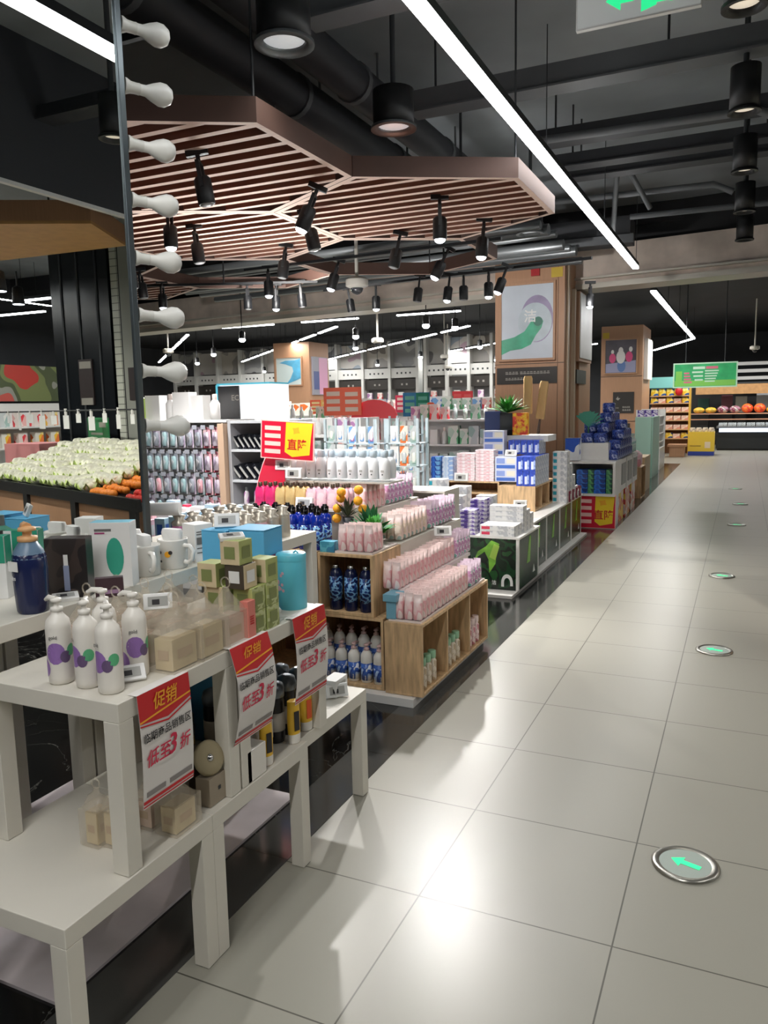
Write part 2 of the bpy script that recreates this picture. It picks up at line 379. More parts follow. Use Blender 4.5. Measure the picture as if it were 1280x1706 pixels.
# ------------------------------------------------------------------ ceiling services
DUCT = mat('duct_paint', (92, 95, 98), .55, noise=.06, nscale=2)
DUCTD = mat('duct_paint_dark', (46, 48, 52), .6)
for x, r, lab in [(-2.98, .15, 'round dark duct running along beside the two downlights'), (-3.55, .17, 'thicker round dark duct further in above the slatted panel')]:
    mb = MB(); mb.tube([(x, -5, 4.2), (x, 3.2, 4.2), (x, 12.8, 4.2)], r, DUCTD, 18)
    for y in range(-4, 13, 2): mb.tube([(x, y, 4.2), (x, y + .06, 4.2)], r + .012, DUCT, 18)
    parts = [('duct_body', mb)]
    for y in range(0, 13, 2): parts.append(('hanger', MB().tube([(x, y + .5, 4.2 + r), (x, y + .5, 4.6)], .012, DUCT, 5)))
    thing('ventilation_duct', lab, 'duct', parts)
for i, (y, x0, x1, h) in enumerate([(4.56, -2.6, -1.6, .1), (6.3, -2.6, 1.5, .16), (7.6, -1.9, 2.5, .12), (8.4, -1.9, 2.5, .12), (8.85, -1.9, 2.5, .08), (5.0, -.2, 3, .1)]):
    mb = MB(); mb.box(x0, y, 4.0, x1, y + .14, 4.0 + h, DUCT if i < 2 else DUCTD); mb.box(x0, y - .03, 4.0 - .015, x1, y + .17, 4.0, DUCTD if i > 1 else DUCT)
    hs = [('hanger', MB().tube([(x0 + .2 + k * .9, y + .07, 4.0 + h), (x0 + .2 + k * .9, y + .07, 4.6)], .01, DUCTD, 5)) for k in range(0, int((x1 - x0) / .9) + 1, 2)]
    thing('cable_tray', 'dark cable tray crossing under the ceiling, %s counting from the near end' % ORD[i], 'cable tray', [('tray', mb)] + hs, 'cable trays over the aisle')
for i, (x, y, z) in enumerate([(-.9, 7.2, 3.9), (-1.3, 9.6, 3.95), (-.5, 10.6, 3.9)]):
    mb = MB(); mb.tube([(x - .9, y, z), (x + .9, y + .1, z), (x + 1.1, y + .12, z - .1)], .035, DUCT, 8)
    single('sprinkler_pipe', 'short dark water pipe under the ceiling, %s counting from the near end' % ORD[i], 'pipe', mb, 'ceiling water pipes')
mb = MB(); mb.tube([(-1.35, 9.2, 4.3), (-1.05, 9.6, 3.75)], .03, DUCT, 6); mb.tube([(-1.5, 9.9, 3.6), (-1.35, 9.2, 4.3)], .03, DUCT, 6)
single('ceiling_brace', 'bare metal brace propped diagonally below the ceiling near the concrete beam', 'brace', mb)
mb = MB(); mb.box(.3, 9.9, 3.7, .97, 11.3, 4.5, BLACK); single('air_handling_box', 'big black air handling box above the row of black downlights', 'air unit', mb)
mb = MB(); mb.box(-2.7, 11.4, 3.78, -1.5, 11.9, 4.1, DUCTD); mb.box(-2.75, 11.35, 3.74, -1.45, 11.4, 3.85, DUCT)
single('flat_duct', 'flat dark duct running across in front of the tall poster column', 'duct', mb)
for i in range(7):
    mb = MB(); y = 9.2 + .42 * i; mb.tube([(-9, y + .5, 3.62 + .03 * (i % 3)), (-2.2, y, 3.62 + .03 * (i % 3))], .05 + .02 * (i % 2), GREYM, 8)
    single('conduit_pipe', 'silvery conduit above the open hexagon frames, %s counting from the near end' % ORD[i], 'pipe', mb, 'conduits before the concrete beam')

# main strip lamps
def strip(lab, pts, wd=.075):
    hb = MB(); gb = MB(); pts = [Vector(p) for p in pts]
    for a, b in zip(pts, pts[1:]):
        d = (b - a).normalized(); n = Vector((-d.y, d.x, 0)) * wd / 2
        q = [(a.x - n.x, a.y - n.y), (b.x - n.x, b.y - n.y), (b.x + n.x, b.y + n.y), (a.x + n.x, a.y + n.y)]
        q.reverse() if d.y > 0 and False else None
        gb.prism([q[0], q[1], q[2], q[3]], a.z - .028, a.z, TUBE)
        q2 = [(x, y) for x, y in q]; hb.prism(q2, a.z, a.z + .05, DGREY)
        L = (b - a).length; k = max(1, int(L / 2.5))
        for j in range(k + 1):
            p = a + (b - a) * (j / k if k else 0); hb.tube([(p.x, p.y, p.z + .05), (p.x, p.y, 4.35)], .004, DGREY, 4)
    return thing('strip_lamp', lab, 'strip light', [('housing', hb), ('diffuser', gb)])
strip('long glowing strip lamp over the aisle, ending at the concrete beam', [(STRIP_X, -4.6, STRIP_Z), (STRIP_X, 11.45, STRIP_Z)])
strip('glowing strip lamp beyond the beam that bends back over the far column', [(STRIP_X - .03, 14.0, STRIP_Z), (STRIP_X - .02, 25.2, STRIP_Z), (STRIP_X - 1.6, 30.0, STRIP_Z)], .09)
# tubes of the far hall
def tube_lamp():
    b = MB(); b.box(-.78, -.03, 0, .78, .03, .05, BLACK); g = MB(); g.box(-.78, -.035, -.025, .78, .035, 0, TUBE)
    return thing('tube_lamp', '', 'tube light', [('housing', b), ('tube', g)] + [('hanger', MB().tube([(u, 0, .05), (u, 0, .9)], .005, BLACK, 4)) for u in (-.6, .6)])
TL = Kind(tube_lamp)
for sx, sy, n, nm in ROWS:
    for k in range(n):
        s = .82 + k * 1.93
        TL.put((sx + math.cos(D45) * s, sy + math.sin(D45) * s, TZ), 'white tube lamp of the %s slanting row beyond the beam, %s along it' % (nm, ORD[k]), 'slanting rows of tube lamps', D45)
for k, x in enumerate([-11.9, -9.93, -7.9, -5.7]):
    TL.put((x, 14.6, TZ), 'white tube lamp level behind the beam, %s from the mirror side' % ORD[k], 'tube lamps in line behind the beam', 0, (.85, 1, 1))
# ------------------------------------------------------------------ hexagon slat panels
HR = 1.19; HX, HY, HZ = -2.56, 6.32, 3.2
def hexa(cx, cy_, lab, slats=True, dark=True):
    P6 = [(cx + HR * math.sin(PI / 3 * k), cy_ + HR * math.cos(PI / 3 * k)) for k in range(6)]
    fb = MB()
    for k in range(6):
        a = Vector((*P6[k], 0)); b = Vector((*P6[(k + 1) % 6], 0)); d = (b - a).normalized(); c = Vector((cx, cy_, 0))
        f = 1 - .05 / (HR * .866)
        ai = c + (a - c) * f; bi = c + (b - c) * f
        a2, b2 = c + (a - c) * .997, c + (b - c) * .997
        q = [(a2.x, a2.y), (ai.x, ai.y), (bi.x, bi.y), (b2.x, b2.y)]
        vs_ = [(x, y, HZ) for x, y in q] + [(x, y, HZ + .14) for x, y in q]
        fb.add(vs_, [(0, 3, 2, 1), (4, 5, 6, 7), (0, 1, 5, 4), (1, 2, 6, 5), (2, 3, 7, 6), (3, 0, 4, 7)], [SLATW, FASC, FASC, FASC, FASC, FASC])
    parts = [('frame', fb)]
    if slats:
        sb = MB(); R = HR - .05; y = -R + .09
        while y < R - .03:
            wd = R * .866 if abs(y) < R / 2 else (R - abs(y)) * 1.732
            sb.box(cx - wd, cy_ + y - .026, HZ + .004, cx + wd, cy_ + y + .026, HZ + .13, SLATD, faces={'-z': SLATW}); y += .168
        parts.append(('slats', sb))
        bb = MB(); bb.prism([(cx + (HR - .03) * math.sin(-PI / 3 * k), cy_ + (HR - .03) * math.cos(-PI / 3 * k)) for k in range(6)], HZ + .13, HZ + .14, SLATD); parts.append(('backing_board', bb))
    for k in (0, 2, 4): parts.append(('hanging_rod', MB().tube([(P6[k][0] * .97 + cx * .03, P6[k][1] * .97 + cy_ * .03, HZ + .14), (P6[k][0] * .97 + cx * .03, P6[k][1] * .97 + cy_ * .03, 4.6)], .008, DGREY, 5)))
    return thing('hexagon_ceiling_panel', lab, 'ceiling panel', parts)
dx = HR * .866
hexa(HX, HY, 'slatted timber hexagon panel reaching furthest over towards the aisle strip')
hexa(HX - dx, HY - 1.5 * HR, 'slatted timber hexagon panel nearest the mirror top, behind the upper bulbs')
hexa(HX - 2 * dx, HY, 'slatted timber hexagon panel between the other two big slatted ones')
hexa(HX - dx, HY + 1.5 * HR, 'open timber hexagon frame without slats beside the dome camera', False)
hexa(HX - 3 * dx, HY + 1.5 * HR, 'open timber hexagon frame without slats further from the aisle', False)
hexa(HX - 5 * dx, HY + 1.5 * HR, 'smallest looking slatted hexagon panel beside the mirror edge')
# ------------------------------------------------------------------ downlights
def can(r=.15, h=.26, lens=None, rim=GREYM):
    b = MB(); b.lathe([(r * .9, 0, BLACK), (r, .0, BLACK), (r, h, BLACK), (r * .2, h, BLACK)], BLACK, 24, cap=False); b.lathe([(r * 1.12, -.006, rim), (r * 1.12, .012, rim), (r * .8, .012, rim)], rim, 24, cap=False); b.lathe([(r * 1.12, -.006), (r * .86, -.006), (r * .76, .03), (r * .76, .05)], rim, 24, cap=False)
    l = MB(); l.lathe([(.001, .026), (r * .77, .026), (r * .77, .03)], lens or LENSDIM, 24)
    c = MB(); c.tube([(0, 0, h), (0, 0, 1.02)], .02, DGREY, 8)
    return [('housing', b), ('lens', l), ('conduit', c)]
for k, (y, lab) in enumerate([(4.0, 'larger looking black can downlight with grey rim close to the mirror bulbs'), (5.5, 'black can downlight with grey rim above the slatted panel notch')]):
    thing('can_downlight', lab, 'downlight', can(), 'can downlights along the ducts', (-2.4, y, 3.6))
thing('can_downlight', 'small black can downlight over the tall poster column', 'downlight', can(.15, .26), 'can downlights along the ducts', (-2.4, 9.5, 3.6))
K = Kind(lambda: thing('cylinder_downlight', '', 'downlight', can(.1, .3, mat('warm_lens', (240, 225, 200), .4, emit=.75, ecol=(235, 222, 200)), BLACK)))
for k, y in enumerate(CAN_Y): K.put((-.08, y, 3.6), 'black cylinder downlight of the row over the aisle, %s from the exit sign' % ORD[k], 'black cylinder downlights over the aisle')
# ------------------------------------------------------------------ track spots
def head(lit):
    def f():
        b = MB(); b.lathe([(.05, 0), (.055, .01), (.055, .15), (.04, .17)], BLACK, 14); b.M = Matrix.Identity(4)
        l = MB(); l.ell((0, 0, 0), .044, .044, .03 if lit else .012, LENSON if lit else LENSOFF, 12, 6)
        a = MB(); a.box(-.012, -.06, .1, .012, -.045, .26, BLACK); a.box(-.012, .045, .1, .012, .06, .26, BLACK); a.box(-.012, -.06, .25, .012, .06, .262, BLACK); a.tube([(0, 0, .26), (0, 0, .3)], .014, BLACK, 8); a.box(-.07, -.018, .3, .07, .018, .335, BLACK)
        return thing('track_spotlight', '', 'spotlight', [('barrel', b), ('lens', l), ('bracket', a)])
    return Kind(f)
LIT, UNL = head(True), head(False)
HEADS = [(-3.13, 4.21, 0, -15, 'hanging under the hexagon panel nearest the mirror'), (-2.97, 5.1, 1, 40, 'tilted towards the mirror at the joint of two slatted panels'), (-3.25, 5.79, 0, -20, 'tilted at the crossing where three slatted panels meet'),
         (-2.21, 5.93, 1, 0, 'shining brightest below the middle of the aisle-side slatted panel'), (-2.15, 6.8, 1, 8, 'hanging straight at the far corner of the aisle-side slatted panel'), (-3.03, 6.88, 0, 22, 'below the far edge of the aisle-side slatted panel'),
         (-2.9, 7.62, 1, 45, 'turned sideways in the open hexagon frame'), (-4.19, 5.14, 1, 0, 'shining just beside a mirror bulb'), (-4.41, 5.78, 0, -10, 'below the middle slatted panel near the mirror'),
         (-4.22, 6.84, 0, 15, 'below the far corner of the middle slatted panel'), (-4.16, 7.74, 1, 30, 'shining between the dome camera and the slatted panels'), (-5.01, 7.82, 1, 0, 'shining before the concrete beam, below the second open frame'),
         (-4.5, 9.63, 1, 0, 'shining just beside the dome camera'), (-4.9, 9.7, 0, -15, 'first of the three dark ones near the dome camera'), (-3.75, 9.23, 0, 12, 'second of the three dark ones near the dome camera'), (-3.4, 9.35, 1, 12, 'third past the dome camera towards the poster column'), (-3.2, 9.4, 0, 0, 'unlit and straight next to the poster column side'),
         (-2.85, 9.3, 1, 0, 'shining beside the poster column top'), (-2.65, 9.0, 1, 35, 'tilted and shining at the poster column corner'), (-1.95, 11.0, 1, 0, 'shining alone in the gap behind the aisle strip end'),
         (-5.9, 6.6, 0, -12, 'dark, at the zigzag of the small slatted panel'), (-6.7, 8.0, 1, 0, 'shining under the small slatted panel by the mirror edge'), (-5.9, 8.7, 0, 0, 'dark, hanging before the beam beside the mirror'), (-5.6, 8.9, 1, 4, 'small and lit before the beam near the mirror'), (-5.2, 8.9, 0, -8, 'small and dark before the beam near the mirror'), (-6.3, 7.2, 0, -10, 'dark, under the second open hexagon frame')]
for x, y, lit, tl, lab in HEADS:
    (LIT if lit else UNL).put((x, y, 2.88), 'black track spotlight ' + lab, 'track spotlights under the hexagon panels', rot=(0, math.radians(tl) * .6, .4))
for k, (x, y, z, t, pw) in enumerate(FILL_SPOTS):  # heads and tracks made for the added spots, out of view
    LIT.put((x, y, z - .07), 'unseen black track spotlight added to light the goods, %s' % ORD[k], 'added unseen track spotlights', rot=(.6, .1, 0))
    single('light_track', 'short unseen black track added for the fill spotlights, %s' % ORD[k], 'track', MB().box(x - .3, y - .017, z + .265, x + .3, y + .017, z + .3, BLACK).tube([(x, y, z + .3), (x, y, 4.6)], .008, BLACK, 5), 'spotlight tracks')
for i, (x0, y0, x1, y1) in enumerate([(-5.3, 7.78, -2.2, 7.6), (-5.3, 9.66, -1.6, 9.1), (-7.2, 8.0, -5.0, 8.95)]):
    mb = MB(); d = Vector((x1 - x0, y1 - y0)).normalized(); n = Vector((-d.y, d.x)) * .017
    mb.prism([(x0 - n.x, y0 - n.y), (x1 - n.x, y1 - n.y), (x1 + n.x, y1 + n.y), (x0 + n.x, y0 + n.y)], 3.17, 3.199, BLACK)
    if i > 0:
        mb.tube([((x0 + x1) / 2, (y0 + y1) / 2, 3.19), ((x0 + x1) / 2, (y0 + y1) / 2, 3.62 if i == 1 else 4.6)], .012, BLACK, 4)
    single('light_track', 'black spotlight track below the hexagon panels, %s counting from the near end' % ORD[i], 'track', mb, 'spotlight tracks')
K = Kind(lambda: thing('hall_spotlight', '', 'spotlight', [('barrel', MB().lathe([(.06, 0), (.06, .16), (.03, .18)], BLACK, 12).tube([(0, 0, .18), (0, 0, 1.32)], .01, BLACK, 5)), ('lens', MB().ell((0, 0, 0), .07, .07, .05, LENSON, 10, 6))]))
n = 0
for sx, sy, c, nm in ROWS[:4]:
    for k in range(0, c, 2):
        s = .9 + k * 1.93; K.put((sx + math.cos(D45) * s + .5, sy + math.sin(D45) * s + .5, 2.98), 'small glowing spotlight beside the %s slanting tube row, %s along it' % (nm, ORD[k // 2]), 'spotlights in the far hall')
for k, (x, y) in enumerate([(-9.4, 13.6), (-7.2, 14.4), (-5.2, 13.2), (-4.9, 13.9)]): K.put((x, y, 3.0), 'small glowing spotlight close behind the beam, %s from the mirror side' % ORD[k], 'spotlights in the far hall')
# dome cameras
K = Kind(lambda: thing('dome_camera', '', 'security camera', [('mount', MB().tube([(0, 0, .14), (0, 0, 1.46)], .02, WHITE, 10)), ('housing', MB().lathe([(.07, .03), (.125, .05), (.125, .12), (.09, .145)], WHITE, 18), .003), ('dome', MB().ell((0, 0, .03), .07, .07, .07, mat('smoked_dome', (60, 62, 66), .1), 14, 8))]))
K.put((-3.92, 7.9, 2.86), 'white dome security camera on a pole below the slatted panels', 'dome security cameras')
for k, (x, y, z) in enumerate([(-6.9, 14.8, 2.85), (-8.9, 24.5, 2.75), (-8.2, 22.3, 2.95), (-12.4, 14.9, 2.9), (.2, 24.0, 2.9)]): K.put((x, y, z), ['white dome security camera just behind the concrete beam', 'small white dome camera deep in the far hall before the wall cabinets', 'small white dome camera beside the tall poster column edge', 'white dome camera beyond the beam beside the mirror bulbs', 'white dome camera high over the far refrigerated counter'][k], 'dome security cameras')
# exit sign
sg = MB(); T = FY(-.62, 4.8, 3.80); sg.box(-.955, 4.8, 3.69, -.29, 4.835, 3.97, CARD)
gl = MB(); q = mat('exit_glow', (225, 228, 226), .4, emit=.25, ecol=(190, 192, 190)); gl.quad(T, -.325, -.1, .325, .16, q, .002)
for pts in ([(-.17, .01), (-.09, .07), (-.09, .035), (-.02, .035), (-.02, -.015), (-.09, -.015), (-.09, -.05)], [(.02, -.08), (.10, -.06), (.10, .09), (.02, .09)]): gl.poly(T, pts, GREENLED, .0035)
gl.text('出口', .145, FY(-.42, 4.8, 3.80), GREENLED, depth=.004)
H1 = MB().tube([(-.87, 4.817, 3.97), (-.87, 4.817, 4.6)], .006, DGREY, 5); H2 = MB().tube([(-.37, 4.817, 3.97), (-.37, 4.817, 4.6)], .006, DGREY, 5)
thing('exit_sign', 'white hanging exit sign with a green arrow at the top of the view', 'sign', [('housing', sg, .004), ('panel', gl), ('hanging_rod', H1), ('hanging_rod', H2)])
# ------------------------------------------------------------------ floor guide lamps
STEEL = mat('brushed_steel', (170, 168, 160), .3, .9); GLS = mat('frosted_disc', (165, 176, 168), .3)
for k, (x, y) in enumerate([(-.125, 2.712), (-.116, 5.28), (-.127, 7.62), (-.03, 10.86), (0, 13.08), (-.09, 15.3)]):
    rb = MB(); rb.lathe([(.112, 0), (.112, .006), (.1, .012), (.086, .006)], STEEL, 36, cap=False)
    db = MB(); db.lathe([(.09, .002), (.09, .006)], GLS, 32)
    ab = MB(); T = face((0, 0, .0065), (math.cos(2.83), math.sin(2.83), 0), (-math.sin(2.83), math.cos(2.83), 0))
    ab.poly(T, [(.05, 0), (.012, .032), (.012, .012), (-.052, .012), (-.052, -.012), (.012, -.012), (.012, -.032)], GREENLED, .0008)
    thing('floor_guide_lamp', 'round steel floor lamp with green arrow, %s counting along the aisle' % ORD[k], 'floor lamp', [('rim', rb), ('disc', db), ('arrow', ab)], 'green arrow lamps set in the aisle floor', (x, y, .001))
# ------------------------------------------------------------------ white display tables
def table(name, lab, x0, y0, x1, y1, z0, z1, leg=.05, th=.05, grp=None):
    t = MB(); t.box(x0, y0, z1 - th, x1, y1, z1, LACK); ps = [('tabletop', t, .002)]
    for x in (x0, x1 - leg):
        for y in (y0, y1 - leg):
            l = MB(); l.box(x, y, z0, x + leg, y + leg, z1 - th, LACK); ps.append(('leg', l, .0015))
    return thing(name, lab, 'table', ps, grp)
G = 'white display tables by the aisle'
table('display_table', 'low white square table at the near end, boxes in clear bags on it', -1.83, 1.15, -1.34, 1.689, .002, .45, grp=G)
table('display_table', 'low white square table in the middle of the row, dark jars on it', -1.83, 1.69, -1.34, 2.228, .002, .45, grp=G)
table('display_table', 'low white square table at the far end of the row, over bare black marble', -1.86, 2.23, -1.37, 2.76, .003, .45, grp=G)
table('display_table', 'white table stacked on top, carrying the four white pump bottles', -1.82, 1.36, -1.345, 1.84, .451, .9, grp=G)
table('display_table', 'white table stacked on top, carrying the blue boxes and cylinder', -1.82, 1.85, -1.345, 2.38, .451, .9, grp=G)
table('display_table', 'tall white table carrying the navy pump bottle under the mirror', -2.27, .7, -1.84, 1.75, .003, 1.02, grp=G)
table('display_table', 'tall white table carrying the mugs and the box with a green oval', -2.27, 1.76, -1.84, 2.64, .003, 1.02, grp=G)
table('display_table', 'tall white table with foil tubes behind the mirror edge', -2.65, 2.72, -1.95, 3.4, .003, .98, grp=G)
# promotional paper signs hanging from the upper tables
def promo(i, y0, y1, zt, lab, curl):
    mb = MB(); W = y1 - y0; Hh = .3; n = 10
    def px(t): return -1.338 + curl * .02 * math.sin(PI * t) + .002
    def pt(u, v, off=0): t = -v / Hh; return (px(t) + off, y0 + u * W + curl * .006 * math.sin(3 * t), zt + v)
    def patch(uv, m_, off):
        # polygon given by (u, v metres down) drawn as one face per column strip
        mb.add([pt(u, -v, off) for u, v in uv], [tuple(range(len(uv)))], m_)
    for k in range(n):
        a, b = Hh * k / n, Hh * (k + 1) / n
        mb.add([pt(0, -b), pt(1, -b), pt(1, -a), pt(0, -a)], [(0, 1, 2, 3)], PAPER)
        mb.add([pt(0, -b, -.0012), pt(1, -b, -.0012), pt(1, -a, -.0012), pt(0, -a, -.0012)], [(3, 2, 1, 0)], PAPER)
    mb.add([pt(0, 0), pt(1, 0), pt(1, 0, -.03), pt(0, 0, -.03)], [(0, 1, 2, 3)], PAPER)
    o = .0012
    for a, b in ((0, .03), (.03, .06)):
        patch([(0, b), (1, b), (1, a), (0, a)], RED, o)
    patch([(0, .075), (.0, .06), (1, .06), (1, .065), (.52, .088)], RED, o)
    patch([(0, .083), (0, .079), (.52, .094), (1, .07), (1, .075), (.52, .099)], RED, o + .0004)
    patch([(0, .074), (0, .069), (1, .05), (1, .055)], YEL, o + .0006)
    T = lambda v: face((px(v / Hh) + .0022, y0 + W / 2, zt - v), (0, 1, 0), (0, 0, 1))
    mb.text('促销', .046, T(.036), YEL, .12, .001)
    mb.text('临期商品销售区', .0265, T(.118), INK, 0, .001)
    mb.text('低至', .046, face((px(.5) + .0022, y0 + W * .3, zt - .175), (0, 1, 0), (0, 0, 1)), PINKINK, .2, .001)
    mb.text('3', .075, face((px(.5) + .0022, y0 + W * .58, zt - .168), (0, 1, 0), (0, 0, 1)), PINKINK, .2, .001)
    mb.text('折', .044, face((px(.5) + .0022, y0 + W * .82, zt - .178), (0, 1, 0), (0, 0, 1)), PINKINK, .2, .001)
    g = mat('grey_ink', (140, 134, 132), .6)
    patch([(.06, .272), (.42, .272), (.42, .258), (.06, .258)], g, o); patch([(.5, .272), (.96, .272), (.96, .258), (.5, .258)], g, o)
    patch([(0, .288), (1, .288), (1, .279), (0, .279)], RED, o); patch([(0, .296), (1, .296), (1, .292), (0, .292)], RED, o)
    single('promotion_sign', lab, 'sign', mb, 'promotion signs hanging from the tables')
promo(0, 1.415, 1.612, .902, 'red and white promotion sign on the table nearest the pump bottles', .3)
promo(1, 1.8, 2.0, .907, 'curled red and white promotion sign at the seam between the upper tables', 1.2)
promo(2, 2.15, 2.365, .906, 'red and white promotion sign at the end below the blue cylinder', .6)
# ------------------------------------------------------------------ price tags
def tagf():
    b = MB(); b.box(-.035, -.006, 0, .035, .006, .04, CARD); s = MB(); s.quad(FY(0, -.0065, .02), -.024, -.012, .024, .012, SCREEN); s.quad(FY(0, -.0065, .02), -.014, -.008, .004, .005, INK, .0012)
    return thing('price_tag', '', 'price tag', [('frame', b, .002), ('screen', s)])
TAG = Kind(tagf); TG = 'electronic price tags'
def tg(x, y, z, lab, rz=.6, tilt=-.9, sc=1.0): TAG.put((x, y, z), 'electronic price tag ' + lab, TG, sc=sc, rot=(tilt, 0, rz))
tg(-1.42, 1.49, .905, 'leaning at the foot of the white pump bottles', .9, -.7, 1.1)
tg(-1.45, 2.2, .905, 'lying flat before the blue cylinder', .9, -1.35, 1.1)
tg(-1.88, 1.72, 1.025, 'lying flat between navy bottle and oval box', .9, -1.3, 1.1)
tg(-1.87, 2.5, 1.025, 'lying flat beside the white twin-panel box', .9, -1.3, 1.1)
tg(-1.44, 1.63, 1.06, 'clipped high on the clear bag tray', .7, -.25, 1.1)
tg(-1.43, 2.62, .455, 'at the end of the low white tables', .8, -.3, 1.3)
# ------------------------------------------------------------------ white pump bottles with purple discs
PUR = mat('purple_disc', (148, 112, 178), .4); PUR2 = mat('dark_purple_disc', (104, 84, 120), .4); GRN = mat('green_disc', (90, 175, 125), .4); BTL = mat('white_bottle', (226, 222, 214), .35)
GREY = mat('grey_print', (110, 108, 106), .5)
def disc_on(mb, r, ang, z, rr, m_, hz=1.15, n=14):
    """a printed disc wrapped round a cylinder of radius r"""
    vs_ = [(0, 0, 0)] * 0; c = []
    for k in range(n):
        a = 2 * PI * k / n; th = ang + rr * math.cos(a) / r; c.append(((r + .0006) * math.cos(th), (r + .0006) * math.sin(th), z + rr * hz * math.sin(a)))
    o = [((r + .0008) * math.cos(ang), (r + .0008) * math.sin(ang), z)]
    # ring subdivision for curvature
    ci = []
    for k in range(n):
        a = 2 * PI * k / n; th = ang + rr * .5 * math.cos(a) / r; ci.append(((r + .0007) * math.cos(th), (r + .0007) * math.sin(th), z + rr * .5 * hz * math.sin(a)))
    fs = [(0, 1 + k, 1 + (k + 1) % n) for k in range(n)] + [(1 + k, 1 + n + k, 1 + n + (k + 1) % n, 1 + (k + 1) % n) for k in range(n)]
    mb.add(o + ci + c, fs, m_)
def pump(h0, col, big=1.0, spout=-1.0):
    p = MB(); p.lathe([(.011 * big, h0), (.013 * big, h0 + .002), (.013 * big, h0 + .012), (.006 * big, h0 + .014), (.006 * big, h0 + .024), (.012 * big, h0 + .026), (.011 * big, h0 + .034), (.004, h0 + .037)], col, 12)
    p.tube([(0, 0, h0 + .031), (spout * .028, 0, h0 + .034), (spout * .042, 0, h0 + .026)], [.0075 * big, .006 * big, .004 * big], col, 8)
    return p
def wpump():
    b = MB(); b.lathe([(.026, 0), (.031, .004), (.032, .02), (.032, .15), (.029, .168), (.017, .182), (.012, .19), (.012, .196)], BTL, 24)
    disc_on(b, .032, -1.0, .085, .025, PUR); disc_on(b, .032, -2.2, .045, .022, PUR); disc_on(b, .032, -.2, .075, .014, PUR2); disc_on(b, .032, .35, .09, .014, GRN)
    b.text('gold', .013, face((.0325 * math.cos(-1.1), .0325 * math.sin(-1.1), .128), (-math.sin(-1.1), math.cos(-1.1), 0), (0, 0, 1)), GREY, .0)
    return thing('pump_bottle', '', 'bottle', [('body', b), ('pump', pump(.19, BTL, 1.2))])
K = Kind(wpump)
for x, y, rz, lab in [(-1.6, 1.43, -.1, 'nearest the mirror table'), (-1.51, 1.435, -1.0, 'second from the mirror table'), (-1.425, 1.425, -.8, 'standing foremost at the corner'), (-1.45, 1.545, .15, 'behind the others beside the tray'), (-1.56, 1.55, .4, 'half hidden in the back row')]:
    K.put((x, y, .9), 'white pump bottle with purple discs, ' + lab, 'white pump bottles with purple discs', rz)
# ------------------------------------------------------------------ clear bags with cream boxes
BAG = mat('clear_bag_plastic', (215, 204, 184), .12, alpha=.28, bump=.5, nscale=30); CREAM = mat('cream_carton', (214, 196, 158), .55, noise=.03, nscale=30); PINKC = mat('pale_pink_carton', (222, 196, 180), .55, noise=.03, nscale=30)
def bagged(col, w=.085, d=.05, h=.075, tall=.15):
    def f():
        b = MB(); b.box(-w / 2, -d / 2, .003, w / 2, d / 2, h, col); b.quad(FX(w / 2 + .001, 0, h * .5), -d * .3, -.01, d * .3, .012, mat('faint_print', (196, 170, 140), .6)); b.quad(FY(0, -d / 2 - .001, h * .5), -w * .3, -.01, w * .3, .012, MATS['faint_print'])
        g = MB(); g.box(-w / 2 - .012, -d / 2 - .012, .001, w / 2 + .012, d / 2 + .012, h + .012, BAG)
        t = MB(); t.loft([(w / 2 + .01, d / 2 + .01, h + .012), (w / 2 + .004, d / 4, h + .04), (w * .3, .006, tall - .015), (w * .16, .003, tall)], BAG, 12)
        r = MB()
        pts = [(math.cos(a) * .014, 0, tall + .012 + math.sin(a) * .014) for a in [k * PI / 5 for k in range(11)]]; r.tube(pts, .0022, BAG, 5)
        return thing('bagged_carton', '', 'gift box', [('carton', b, .001), ('bag', g), ('bag_neck', t), ('hanging_ring', r)])
    return Kind(f)
B1, B2, B3 = bagged(CREAM, .05, .085, .075), bagged(PINKC, .05, .085, .075), bagged(CREAM, .04, .05, .09)
G = 'cartons in clear bags on the white tables'
for k, (x, y) in enumerate([(-1.395, 1.64), (-1.39, 1.755)]): B1.put((x, y, .901), 'cream carton in a clear bag on the upper table, %s from the pump bottles' % ORD[k], G, sc=1.2)
for k, (x, y) in enumerate([(-1.39, 1.87), (-1.5, 1.62), (-1.5, 1.74), (-1.5, 1.86), (-1.62, 1.66), (-1.62, 1.78), (-1.63, 1.9), (-1.73, 1.66), (-1.73, 1.78)]):
    B2.put((x, y, .901), 'pale pink carton in a clear bag, %s counting back from the upper table front' % ORD[k], G, sc=1.15)
for x, y, lab in [(-1.52, 1.46, 'beside the near leg'), (-1.47, 1.475, 'touching the near leg')]: B3.put((x - .02, y, .452), 'narrow cream carton in a clear bag on the lowest tabletop ' + lab, G)
B1.put((-1.385, 1.6, .452), 'yellowish carton in a clear bag under the first promotion sign', G); B2.put((-1.47, 1.6, .452), 'carton in a clear bag half hidden behind the first promotion sign', G)
mb = MB(); mb.box(-.025, -.045, 0, .025, .045, .085, mat('taupe_box', (150, 138, 120), .5)); mb.quad(FX(.026, 0, .045), -.006, -.006, .006, .006, DGREY)
rr = MB(); rr.lathe([(.012, -.008), (.045, -.01), (.052, 0), (.045, .01), (.012, .008)], mat('taupe_sponge', (160, 148, 118), .8, bump=.5, nscale=80), 20); rr.ell((0, 0, .008), .012, .012, .006, CHROME)
o = thing('bath_set', 'taupe carton with a round sponge on top, between two promotion signs', 'gift box', [('carton', mb, .001)], None, (-1.39, 1.76, .452))
s = rr.build('sponge', o); s.location = (.0, -.01, .135); s.rotation_euler = (0, 1.2, -.3)
